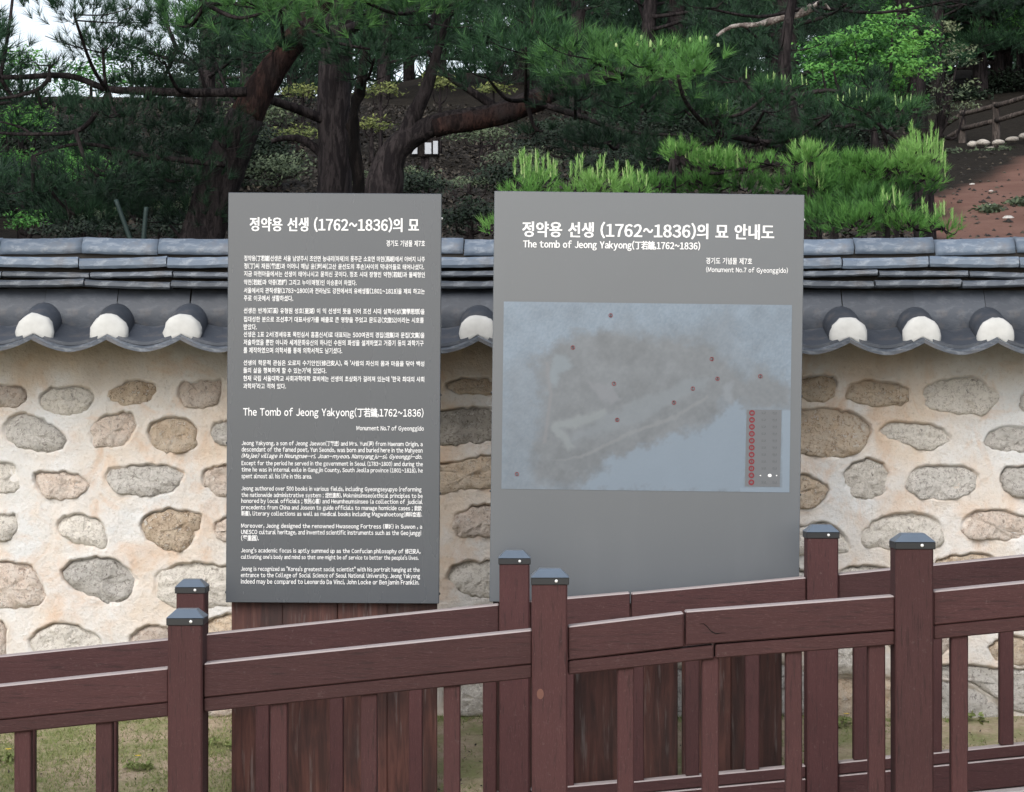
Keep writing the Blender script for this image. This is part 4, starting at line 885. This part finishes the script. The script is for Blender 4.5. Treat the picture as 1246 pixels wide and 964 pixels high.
candles('candles', candle_spots([(x+random.uniform(-2,2), y+random.uniform(-2,2)) for x, y in ((908,96),(936,98),(940,99),(944,97),(950,99),(954,100),(962,103),(976,104),(982,103),(1020,122),(1026,123),(1036,121),(1042,120),(1048,123),(1055,124),(1058,121),(1063,126),(1070,128),(1090,130),(1096,127),(1103,122),(1108,126),(868,130),(872,131),(876,130),(881,132),(886,133))], 15.8, (.03, .085), .005), tE, M['candle'], tE)
# 6. young bright pines just behind the wall
def young_pine(px, base_y, Yc, pads, cand, label, hgt=(.08, .2), dens=260):
    b0 = P(px, 300, Yc); b0.z = HZ1(b0.x, Yc); root = tree_root('young_pine', b0, label, 'tree', 'young bright green pines behind the wall')
    top = P(px, min(p[1] for p in pads), Yc); tr = [([b0, b0.lerp(top, .5), top], [.035, .025, .010])]
    off(tubes('trunk', tr+twigs(pads, [b0, b0.lerp(top, .3), b0.lerp(top, .6), top], .010, 3), M['bark'], root, 6), root)
    pc = pine_crown('crown', pads, root, M['fresh'], L=.075, w_=.0036, k=18, dens=dens, spread=.5); off(pc, root)
    # bottle-brush shoots: an upright candle with short needles
    C = []; 
    for (x, y, hh) in cand:
        for z in np.arange(0, hh, .012): C.append(np.array(P(x, y, Yc))+np.array([random.uniform(-.006, .006), 0, z]))
    if C:
        C = np.array(C); V, Fc, T = needles(C, np.tile([0, 0, 1.], (len(C), 1)), 9, .04, .0034, .5, np.full(len(C), .85)); off(mesh_np('new_needles', V, Fc, M['fresh'], root, False, {'tone': T}), root)
    candles('candles', [(P(x, y, Yc), hh+.025, .0042) for x, y, hh in cand], root, M['candle'], root); return root
R_ = random.uniform
def cl(x0, x1, y, n, h0, h1, slope=0): return [(x0+(x1-x0)*(i+.5)/n+R_(-3, 3), y+slope*(i/n)+R_(-5, 5), R_(h0, h1)) for i in range(n)]
young_pine(655, 0, 14.0, [(652,222,30,14,14,.25,.75), (645,240,40,20,14,.3,.6), (600,275,20,10,14,.2,.6)], cl(626,680,212,12,.06,.13)+[(634,200,.07),(637,198,.08),(641,200,.04)], 'young bright green pine with upright shoots peeping over the left corner of the wider board')
young_pine(730, 0, 14.2, [(730,226,45,14,14.2,.3,.8), (770,235,30,12,14.2,.25,.6), (710,245,50,20,14.2,.3,.6)], cl(690,790,215,17,.04,.10,8)+[(702,205,.07),(708,203,.07),(730,203,.06),(734,205,.08)], 'young bright green pine over the middle of the wider board beside the corner one')
young_pine(820, 0, 15.2, [(828,186,28,16,15.2,.3,.6), (870,200,34,20,15.2,.3,.55), (905,205,34,18,15.2,.3,.5), (850,225,50,14,15.3,.3,.25), (940,200,26,16,15.3,.3,.4), (800,228,50,14,15.3,.4,.3), (900,228,70,16,15.5,.4,.2)], cl(820,900,195,10,.05,.12,8), 'young green pine tufts above the right middle of the wider board, below the dark bough')
young_pine(985, 0, 15.0, [(985,192,32,18,15,.3,.65), (995,225,30,22,15,.3,.3), (1000,262,34,26,15,.3,.2), (960,225,30,20,15.2,.3,.2), (1020,240,36,30,15.3,.4,.22), (1000,205,60,16,15.4,.4,.3)], cl(975,1005,225,7,.08,.16,8)+cl(965,1000,184,5,.03,.07), 'young green pine beside the right corner of the wider board')
young_pine(1090, 0, 15.3, [(1075,205,45,18,15.3,.35,.6), (1110,200,32,26,15.3,.3,.85), (1050,220,40,20,15.3,.3,.45), (1130,215,22,18,15.3,.3,.6), (1090,232,60,16,15.4,.4,.12), (1050,240,50,16,15.5,.4,.15), (1040,200,40,14,15.3,.3,.5)], cl(1096,1150,188,12,.05,.17,6)+[(1108,190,.22),(1118,186,.14),(1134,186,.2),(1139,192,.18),(1150,215,.16)], 'brightest young pine with long pale shoots, left of the red earth slope')
young_pine(1080, 0, 14.3, [(1075,262,44,20,14.3,.3,.35), (1110,275,44,16,14.3,.3,.5), (1040,272,36,20,14.3,.3,.3), (1150,278,24,12,14.3,.25,.6), (1010,270,40,24,14.6,.3,.15), (1060,245,50,18,14.6,.3,.2)], cl(1070,1095,255,5,.08,.15)+cl(1120,1160,262,6,.04,.09), 'low young pine just above the ridge tiles at the foot of the red slope')
# 7. broadleaf trees and shrubs
def leafy(name, base, lobes, mat, label, cat, size, k, dens, group=None, trunk=None, par_mat='bark', spread=.12, flat=.35):
    root = tree_root(name, base, label, cat, group); parts = []
    for (px, py, rx, ry, Yc, dep, tone) in lobes:
        s = Yc/F; n = max(6, int(dens*rx*s*ry*s*4)); C, d, r = pad_points(px, py, rx, ry, Yc, dep, n)
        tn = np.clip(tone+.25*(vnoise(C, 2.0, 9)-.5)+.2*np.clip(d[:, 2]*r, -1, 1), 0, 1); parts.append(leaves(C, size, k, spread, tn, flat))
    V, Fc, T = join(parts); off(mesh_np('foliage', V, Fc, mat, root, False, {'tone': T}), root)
    c = P(*[np.mean([l[i] for l in lobes]) for i in (0, 1)], np.mean([l[4] for l in lobes])); c0 = Vector(base)
    specs = trunk or [([c0, c0.lerp(c, .6), c], [.05, .035, .02])]
    for l in lobes: e = P(l[0], l[1], l[4]); specs = specs+[([c0.lerp(c, .7), c0.lerp(e, .8), e], [.022, .015, .006])]
    off(tubes('trunk', specs, M[par_mat], root, 6), root); return root
YG = 22.0; gb = P(1075, 330, YG); gb.z = HZ1(gb.x, YG)
leafy('maple_tree', gb, [(1050,80,80,50,22.7,.7,.12), (1100,60,50,40,22.6,.6,.25), (1010,90,50,40,22.8,.6,.1), (1040,50,50,18,22,.8,.7), (1085,30,36,18,22,.8,.6), (1110,62,34,22,22,.8,.75), (1070,82,60,18,22,.9,.55), (1118,88,36,14,21.6,.6,.8), (1000,85,40,10,21.4,.5,.55), (1010,60,40,14,22,.7,.4), (1060,115,70,20,22.4,.8,.2), (1000,110,50,16,22.5,.7,.15), (1095,-40,90,50,23,1.2,.5)], M['broad'],
 'bright green maple in layers of small leaves, upper right behind the pale dead branch', 'tree', .026, 30, 95)
hb = P(1112, 330, 24); hb.z = HZ1(hb.x, 24)
leafy('grey_leaved_tree', hb, [(1148,45,24,22,24,.5,.8), (1165,75,22,24,24,.5,.55), (1160,110,26,20,24,.5,.45), (1175,130,24,16,24,.5,.5), (1140,140,26,18,24,.5,.25), (1150,85,22,26,24.3,.5,.3)], M['greyleaf'], 'slim grey green leafy tree between the bright maple and the dark woods', 'tree', .024, 20, 60)
YQ = 30.0
for (px, py, rx, ry, Yc, tone, mt, lab, cat) in [
 (25, 75, 40, 26, 30, .7, 'broad', 'bright green tree at the left edge under the patch of white sky', 'tree'),
 (25, 145, 45, 30, 28, .75, 'broad', 'bright green bush at the left edge between the bare branches', 'bush'),
 (28, 200, 46, 24, 26, .45, 'broad', 'mid green bush at the left edge under the lower bare branch', 'bush'),
 (85, 185, 30, 20, 27, .4, 'broad', 'bluish green bush just right of the one at the left edge', 'bush'),
 (35, 268, 34, 18, 24, .45, 'broad', 'low green bush at the left edge right above the ridge tiles', 'bush'),
 (122, 262, 26, 12, 25, .3, 'greyleaf', 'dim grey green bush above the ridge tiles near the two support poles', 'bush'),
 (110, 95, 55, 30, 34, .4, 'broad', 'thin leafed tree behind the long bare branch with sky showing through', 'tree'),
 (225, 250, 50, 12, 30, .5, 'greyleaf', 'low speckled bush left of the narrower board', 'bush'),
 (292, 165, 22, 16, 36, .75, 'yellowleaf', 'yellow green bush seen low between the leaning and the straight trunk', 'bush'),
 (368, 110, 26, 12, 40, .7, 'yellowleaf', 'yellow green bush immediately left of the straight trunk, upper one', 'bush'),
 (360, 162, 36, 13, 38, .6, 'yellowleaf', 'yellow green bush immediately left of the straight trunk, lower one', 'bush'),
 (463, 108, 24, 12, 42, .8, 'yellowleaf', 'yellow green bush right of the thin black trunk, upper one', 'bush'),
 (452, 150, 22, 10, 40, .75, 'yellowleaf', 'yellow green bush right of the thin black trunk, lower one', 'bush'),
 (535, 100, 22, 13, 46, .8, 'yellowleaf', 'yellow green bush framed by the fork of the leaning pine', 'bush'),
 (600, 106, 24, 8, 50, .75, 'yellowleaf', 'flat yellow green bush above the red bough', 'bush'),
 (490, 212, 60, 9, 30, .35, 'greyleaf', 'dim low bush on the forest floor behind the narrower board', 'bush'),
 (570, 222, 50, 10, 28, .25, 'greyleaf', 'dim low bush on the forest floor over the gap between the boards', 'bush'),
 (420, 222, 20, 8, 26, .5, 'greyleaf', 'small dim bush at the foot of the straight trunk', 'bush'),
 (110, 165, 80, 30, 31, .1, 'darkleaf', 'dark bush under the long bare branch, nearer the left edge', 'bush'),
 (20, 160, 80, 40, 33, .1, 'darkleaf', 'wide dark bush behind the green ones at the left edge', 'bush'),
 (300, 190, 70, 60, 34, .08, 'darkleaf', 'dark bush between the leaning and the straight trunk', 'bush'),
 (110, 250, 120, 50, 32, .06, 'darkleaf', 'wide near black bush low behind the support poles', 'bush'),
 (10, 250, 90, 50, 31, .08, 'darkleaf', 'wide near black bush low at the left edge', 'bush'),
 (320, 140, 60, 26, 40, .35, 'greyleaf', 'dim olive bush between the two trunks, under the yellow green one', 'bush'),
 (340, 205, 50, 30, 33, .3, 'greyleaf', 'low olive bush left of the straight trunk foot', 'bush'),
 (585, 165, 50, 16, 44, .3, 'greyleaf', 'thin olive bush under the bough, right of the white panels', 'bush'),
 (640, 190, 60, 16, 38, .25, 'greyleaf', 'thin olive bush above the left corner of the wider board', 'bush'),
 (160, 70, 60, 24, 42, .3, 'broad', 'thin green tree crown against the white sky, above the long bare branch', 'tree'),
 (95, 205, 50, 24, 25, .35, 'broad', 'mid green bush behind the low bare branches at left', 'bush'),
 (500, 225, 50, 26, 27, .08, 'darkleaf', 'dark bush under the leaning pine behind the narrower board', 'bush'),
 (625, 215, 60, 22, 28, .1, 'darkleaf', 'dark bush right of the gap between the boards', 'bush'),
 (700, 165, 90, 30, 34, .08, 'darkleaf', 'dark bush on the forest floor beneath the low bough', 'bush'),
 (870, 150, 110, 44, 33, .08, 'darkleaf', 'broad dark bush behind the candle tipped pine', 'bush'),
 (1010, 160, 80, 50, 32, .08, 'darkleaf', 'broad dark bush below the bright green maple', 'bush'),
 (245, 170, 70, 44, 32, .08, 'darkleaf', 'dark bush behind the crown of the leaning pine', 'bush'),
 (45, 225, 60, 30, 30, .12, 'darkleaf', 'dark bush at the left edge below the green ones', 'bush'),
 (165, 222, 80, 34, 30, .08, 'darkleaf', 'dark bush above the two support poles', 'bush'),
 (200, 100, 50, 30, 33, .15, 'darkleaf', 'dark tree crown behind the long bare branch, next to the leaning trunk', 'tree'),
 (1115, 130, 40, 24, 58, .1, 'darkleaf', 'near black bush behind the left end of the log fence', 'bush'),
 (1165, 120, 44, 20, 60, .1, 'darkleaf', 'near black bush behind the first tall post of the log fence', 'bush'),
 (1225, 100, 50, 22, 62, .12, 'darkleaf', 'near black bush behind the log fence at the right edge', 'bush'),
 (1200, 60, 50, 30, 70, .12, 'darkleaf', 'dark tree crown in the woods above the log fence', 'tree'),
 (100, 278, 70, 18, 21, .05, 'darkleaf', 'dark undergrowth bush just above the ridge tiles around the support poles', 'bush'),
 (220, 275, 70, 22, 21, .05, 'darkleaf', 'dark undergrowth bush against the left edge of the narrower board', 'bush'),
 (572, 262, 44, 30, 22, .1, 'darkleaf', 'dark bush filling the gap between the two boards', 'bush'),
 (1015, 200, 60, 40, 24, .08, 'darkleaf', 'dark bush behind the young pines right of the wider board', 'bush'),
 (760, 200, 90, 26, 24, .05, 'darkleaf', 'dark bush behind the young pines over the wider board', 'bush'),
 (1238, 35, 40, 26, 62, .6, 'broad', 'green tree at the upper right corner of the picture', 'tree')]:
    s = Yc/F; c = P(px, py, Yc); bz = min(HZ1(c.x, Yc), c.z-.1)
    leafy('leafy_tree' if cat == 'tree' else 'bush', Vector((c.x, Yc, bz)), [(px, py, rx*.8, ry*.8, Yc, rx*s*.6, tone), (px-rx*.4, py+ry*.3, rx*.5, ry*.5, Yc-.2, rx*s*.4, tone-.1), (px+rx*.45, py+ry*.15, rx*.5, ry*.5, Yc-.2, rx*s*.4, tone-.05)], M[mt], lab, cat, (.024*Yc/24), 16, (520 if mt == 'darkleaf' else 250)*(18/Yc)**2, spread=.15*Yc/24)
# 8. the dark woods up the slope: five pine shapes, copied
def wood_pine(seed, hgt):
    r_ = random.Random(seed); root = empty('wood_pine', (0, 0, 0)); tr = [([Vector((0, 0, -.5)), Vector((r_.uniform(-.2, .2), 0, hgt*.4)), Vector((r_.uniform(-.5, .5), 0, hgt*.75)), Vector((r_.uniform(-.5, .5), 0, hgt))], [.19, .16, .11, .03])]
    parts = []
    for i in range(26):
        z = hgt*(.12+.86*(i/25)); a_ = r_.uniform(0, 2*PI); rr = (1.0-(i/25)*.65)*r_.uniform(.9, 2.3); c = Vector((math.cos(a_)*rr, math.sin(a_)*rr, z+r_.uniform(-.1, .3)))
        tr.append(([Vector((0, 0, z-.2)), c*.5+Vector((0, 0, (z-.3)*.5)), c], [.05, .035, .015]))
        n = 90; d = rand_dirs(n); C = np.array(c)+d*(RNG.random((n, 1))**.4)*np.array([.95, .95, .36]); Dr = d*.5+np.array([0, 0, .7]); Dr /= np.linalg.norm(Dr, axis=1, keepdims=True)
        parts.append(needles(C, Dr, 12, .22, .016, .8, np.full(n, r_.uniform(.0, .4))+.1*d[:, 2]))
    V, Fc, T = join(parts); mesh_np('crown', V, Fc, M['needle'], root, False, {'tone': T}); tubes('trunk', tr, M['bark'], root, 7); return root
protos = [wood_pine(s, h_) for s, h_ in ((1, 8), (2, 9.5), (3, 7), (4, 10))]
def copy_tree(o):
    c = o.copy(); COL.objects.link(c)
    for ch in o.children: d = ch.copy(); COL.objects.link(d); d.parent = c
    return c
spots = []
r_ = random.Random(17)
for q_ in range(16): spots.append((1060+q_*26+r_.uniform(-10, 10), 58+r_.uniform(0, 14)))
for (Yc, step, jit) in ((27, 210, 50), (34, 150, 50), (43, 120, 40), (54, 105, 35), (66, 85, 30), (80, 75, 30)):
    px = -260+r_.uniform(0, 60)
    while px < 1500:
        spots.append((px+r_.uniform(-jit, jit), Yc+r_.uniform(-3, 3))); px += step
used = set(); cnt = 0
for px, Yc in spots:
    x = (px-623)*Yc/F
    if px > 1000 and Yc < 57: continue                     # the bare red slope is open
    if 290 < px < 640 and Yc < 58: continue           # clearing behind the leaning pine
    if Yc < 40 and 560 < px < 1000: continue
    if -90 < px < 250: continue
    k = r_.randrange(4); o = protos[k] if k not in used else copy_tree(protos[k]); used.add(k)
    o.location = (x, Yc, HZ1(x, Yc)); o.rotation_euler = (r_.uniform(-.06, .06), r_.uniform(-.06, .06), r_.uniform(0, 6.28)); sc = r_.uniform(.8, 1.2); o.scale = (sc, sc, sc*r_.uniform(.9, 1.15))
    tag(o, 'dim dark pine among the woods up the hillside', 'tree', 'dark pines in the woods up the hillside'); cnt += 1
# far trees hem the hill so that no bare skyline shows
far = []
for i in range(160):
    Yc = r_.uniform(88, 125); px = r_.uniform(-500, 1750)
    if -40 < px < 250: continue
    x = (px-623)*Yc/F; z = HZ1(x, Yc); n = 46; d = rand_dirs(n); hh = r_.uniform(5, 9)
    C = np.array([x, Yc, z+hh*.55])+d*(RNG.random((n, 1))**.4)*np.array([2.2, 2.2, hh*.6]); far.append(needles(C, d*.5+np.array([0, 0, .6]), 14, 1.0, .10, .9, np.full(n, r_.uniform(0, .35))))
V, Fc, T = join(far); tag(mesh_np('distant_woods', V, Fc, M['needle'], None, False, {'tone': T}), 'unbroken dark woods along the top of the hill', 'woods', kind='stuff')
# 9. dead branch at upper right, held by a tree outside the picture top
dbp = P(1128, 330, 24); dbp.z = HZ1(dbp.x, 24)
tX = tree_root('dead_branched_pine', dbp, 'tall pine with one bleached bare branch pointing down left, above the maple')
padsX = [(1090,-60,110,40,19,.9,.3), (940,-40,70,24,19,.7,.2), (1030,5,50,16,19,.5,.12), (860,10,60,20,19,.6,.15), (1160,0,60,22,20,.7,.1)]
trX = [([dbp, P(1120, 200, 24), P(1112, 80, 24), P(1100, 0, 24), P(1075, -140, 24)], [.12, .11, .10, .09, .04]), limb([(1104,-20),(1050,-12),(1010,0),(985,8)], 9, 7, [23.9,22.5,21,20])]
off(tubes('trunk', trX+twigs(padsX, [v for l in trX for v in l[0]]), M['bark'], tX, 8), tX); off(pine_crown('crown', padsX, tX, M['needle'], L=.14, k=24, dens=40), tX)
o = off(tubes('dead_branch', [limb([(988,9),(970,18),(950,22),(928,29)], 11, 8, 19.9), limb([(929,29),(912,31),(900,31),(887,34),(872,44)], 7, 4, 19.8), limb([(990,8),(1000,2),(1010,12)], 5, 2, 19.9)], M['dead'], tX, 8, .2), tX); o['label'] = 'bleached bare branch'

# ------------------------------------------------------------------ things on the slope
def hill_hit(px, py):
    """where the sight line through a photo pixel meets the hillside"""
    Yc = 14.
    while Yc < 110:
        p = P(px, py, Yc)
        if HZ1(p.x, Yc) >= p.z: return p
        Yc += .25
    return P(px, py, 50)
def rock_mesh(sx, sy, sz, seed):
    bm = bmesh.new(); bmesh.ops.create_icosphere(bm, subdivisions=2, radius=1)
    V = np.array([v.co[:] for v in bm.verts]); nz = fbm(V+seed*3.1, 1.3, seed, 3)
    for v, q in zip(bm.verts, nz): v.co = Vector((v.co.x*sx, v.co.y*sy, v.co.z*sz))*(.65+.7*q)
    return bm
lf = empty('log_fence', P(1171, 172, 50), 'grey log fence with two rails climbing the top of the red slope', 'fence'); lo = Vector(lf.location)
fps = []
for px, yt, yb in ((1092, 178, 212), (1131, 160, 195), (1171, 135, 174), (1212, 125, 171), (1256, 112, 165), (1300, 100, 158)):
    Yc = 50-(px-1171)*.03; t, b_ = P(px, yt, Yc), P(px, yb, Yc); bz = HZ1(b_.x, Yc)
    off(tubes('post', [([Vector((b_.x, Yc, min(bz, b_.z)-.3)), b_.lerp(t, .5), t], [.085, .08, .08])], M['log'], lf, 8, .08), lf); fps.append((px, yt, yb, Yc))
for dy_ in (10, 28):
    for (a_, c_) in zip(fps[:-1], fps[1:]):
        off(tubes('rail', [([P(a_[0], a_[1]+dy_-6, a_[3]-.05), P(c_[0], c_[1]+dy_-6, c_[3]-.05)], [.055, .05])], M['log'], lf, 7, .1), lf)
bl = [(1158,196,12,9), (1166,186,12,8), (1178,181,13,7), (1196,170,15,7), (1183,172,10,7), (1215,170,14,6), (1172,194,10,6), (1232,166,13,6), (1245,162,9,6), (1150,186,9,7), (1255,160,12,6), (1205,178,12,5)]
for i, (px, py, wx, hy) in enumerate(bl):
    Yc = 48.5; s = Yc/F; p = P(px, py, Yc); o = mesh_bm('border_stone', rock_mesh(wx*s*.62, wx*s*.5, hy*s*.6, i+1), M['rockd'], None, True); o.location = (p.x, Yc, p.z-.06)
    tag(o, 'pale stone in the rough row edging the slope below the log fence', 'stone', 'stones edging the slope below the log fence')
# the bank that carries the row of stones and the fence
bank = [(1040, 235), (1110, 215), (1140, 200), (1160, 190), (1180, 180), (1215, 174), (1246, 168), (1300, 160), (1400, 150)]
V = []; Fc = []
for i, (px, py) in enumerate(bank):
    for (dY, dz) in ((-2.2, -1.6), (-.6, -.45), (.0, 0), (1.0, .12), (4.0, .25), (9, .0)):
        p = P(px, py, 49); V.append((p.x, 49+dY, p.z+dz+.04*math.sin(i*3+dY)))
m = 6
for i in range(len(bank)-1):
    for k in range(m-1): a_ = i*m+k; Fc.append((a_, a_+m, a_+m+1, a_+1))
o = mesh_np('bank', V, Fc, M['hill'], None, True, {'bare': np.zeros(len(V))}); tag(o, kind='structure')
for i, (px, py, wx, hy, lab) in enumerate([(1226,268,12,8,'pale rock on the red slope nearest the ridge tiles at right'), (1206,253,13,7,'flat pale rock on the red slope, upper left of the nearest rock'), (1183,225,6,3,'small white stone high on the red slope'), (1206,233,5,2.5,'tiny pale stone in the middle of the red slope')]):
    p = hill_hit(px, py); s = p.y/F; o = mesh_bm('rock', rock_mesh(wx*s*.62, wx*s*.5, hy*s*.7, i+31), M['rock'], None, True); o.location = p; tag(o, lab, 'rock')
for i, (px, py, wx, hy, lab) in enumerate([(1240,250,14,5,'low dark green tuft at the right edge of the red slope'), (1200,258,14,4,'low dark green tuft round the flat pale rock'), (1175,192,50,10,'dark scrubby plant below the row of border stones, left part'), (1225,188,40,9,'dark scrubby plant below the row of border stones, right part')]):
    p = hill_hit(px, py) if i < 2 else P(px, py, 47); n = 60; s = p.y/F; d = rand_dirs(n); C = np.array(p)+d*np.array([wx*s, .5, hy*s]); V, Fc, T = leaves(C, .05, 8, .12, np.full(n, .25)); o = mesh_np('scrub_plant', V-np.array(p), Fc, M['greyleaf'], None, False, {'tone': T}); o.location = p; tag(o, lab, 'plant')
V = []; Fc = []; TT = []; rp = random.Random(3)
for _ in range(350):
    Yc = rp.uniform(24, 46); px = rp.uniform(1110, 1330); x = (px-623)*Yc/F; c = Vector((x, Yc, HZ1(x, Yc))); s = rp.uniform(.012, .05)*(1 if rp.random() < .93 else 2); o_ = len(V)
    V += [tuple(c+Vector(q)*s*rp.uniform(.7, 1.2)) for q in ((-1, 0, 0), (0, -1, 0), (1, 0, 0), (0, 1, 0), (0, 0, .8), (0, 0, -.5))]
    Fc += [(o_+a, o_+b_, o_+c_) for a, b_, c_ in ((0,1,4),(1,2,4),(2,3,4),(3,0,4),(1,0,5),(2,1,5),(3,2,5),(0,3,5))]; TT += [rp.random()**1.5]*6
tag(mesh_np('gravel', V, Fc, M['litter'], None, False, {'tone': np.array(TT)}), 'small clods and pebbles scattered over the red earth slope', 'gravel', kind='stuff')
# white panels seen through the trees: a small notice board on a post
p = P(517, 188, 34); nb = empty('notice_board', (p.x, 34, HZ1(p.x, 34)), 'small board of white panels on a brown post, seen through the trees', 'sign'); z0 = p.z-nb.location.z; s = 34/F
for x0, x1, yt in ((-16, -9, 5), (0, 8, 0), (10, 16, -2)):
    mesh_bm('white_panel', prism([(x0*s, z0), (x1*s, z0), (x1*s, z0+(14-yt)*s), ((x0+(5 if x0 < -10 else 0))*s, z0+(14-yt)*s)], -.04, -.01, .004), M['signwhite'], nb)
mesh_bm('frame', boxbm(-18*s, 18*s, 0, .05, z0-.03, z0+.25, .004), M['bark_black'], nb); mesh_bm('post', boxbm(-.06, .06, .06, .16, -.3, z0+.22, .01), M['bark'], nb)
for (xa_, ya_, xb_, yb_, lab) in ((141, 243, 160, 296, 'dull green support pole slanting right, behind the ridge tiles at left'), (178, 252, 174, 298, 'dull green support pole standing upright, behind the ridge tiles at left')):
    a_, c_ = P(xa_, ya_, 16.5), P(xb_, yb_, 16.5); e_ = c_+(c_-a_).normalized()*1.0; o = tubes('support_pole', [([e_, c_, a_], [.017, .017, .016])], M['stake'], None, 8, .02); tag(o, lab, 'pole')
# forest floor litter and ground plants
n = 26000; Yc = RNG.uniform(22, 60, n); px = RNG.uniform(60, 1110, n); x = (px-623)*Yc/F; C = np.c_[x, Yc, hill_z(x, Yc)+.03]
tn = np.clip(RNG.beta(1.2, 3, n)+.3*(vnoise(C, .6, 3)-.5), 0, 1); V, Fc, T = leaves(C, .05, 2, .08, tn, .2); tag(mesh_np('leaf_litter', V, Fc, M['litter'], None, False, {'tone': T}), 'brown fallen leaves strewn over the shaded forest floor', 'leaf litter', kind='stuff')
# lawn: short grass in patches
n = 90000; x = RNG.uniform(-3.2, 3.2, n); y = RNG.uniform(8.95, 10.62, n); pn = fbm(np.c_[x, y], 1.9, 91, 4)+.10*np.clip(-x-.9, -1, 1)+.25*np.clip((y-10.45)/.15, 0, 1)
keep = pn+.10*RNG.normal(size=n) > .59; x, y, pn = x[keep], y[keep], pn[keep]; C = np.c_[x, y, lawn_z(x, y)-.002]
V, Fc, T = needles(C, np.tile([0, 0, 1.], (len(C), 1)), 2, .026, .005, .9, np.clip(.35+1.2*(pn-.55)+RNG.normal(0, .2, len(C)), 0, 1)); tag(mesh_np('grass', V, Fc, M['grass'], None, False, {'tone': T}), 'patchy short grass on the strip below the wall', 'grass', kind='stuff')
n = 900; x = RNG.uniform(-3.2, 3.2, n); y = RNG.uniform(8.95, 10.6, n); C = np.c_[x, y, lawn_z(x, y)+.008]
V, Fc, T = leaves(C, .010, 1, .01, RNG.random(n), .3); tag(mesh_np('fallen_leaves', V, Fc, M['litter'], None, False, {'tone': T}), 'small dry brown leaves scattered over the grass strip', 'leaf litter', kind='stuff')
def weed(px, py, Yc, lab, flower=False, r=.05):
    p = P(px, py, Yc); p.z = float(lawn_z(np.array([p.x]), np.array([Yc]))[0]); n = 26; d = rand_dirs(n); C = np.abs(d)*np.array([0, 0, .04])+d*np.array([r, r*.6, 0]); V, Fc, T = leaves(C, .016, 3, .02, np.full(n, .4)); root = empty('weed', p, lab, 'plant'); mesh_np('foliage', V, Fc, M['grass'], root, False, {'tone': T})
    if flower:
        bm = bmesh.new()
        for k in range(10):
            t = 2*PI*k/10; c_ = bm.verts.new((0, 0, .055)); bm.faces.new((c_, bm.verts.new((math.cos(t)*.014, math.sin(t)*.014, .058)), bm.verts.new((math.cos(t+.5)*.014, math.sin(t+.5)*.014, .058))))
        mesh_bm('flower', bm, M['flower'], root)
weed(10, 893, 9.9, 'yellow flowered weed in the grass at the left edge', True); weed(168, 905, 9.8, 'yellow flowered weed in the grass left of the second post', True); weed(1178, 880, 10.5, 'leafy weed growing at the foot of the wall right of the right post', False, .09); weed(1030, 888, 10.45, 'leafy weed at the wall foot beside the farther right post', True, .07); weed(262, 890, 10.1, 'leafy weed between the left post and the narrower board', False, .07)
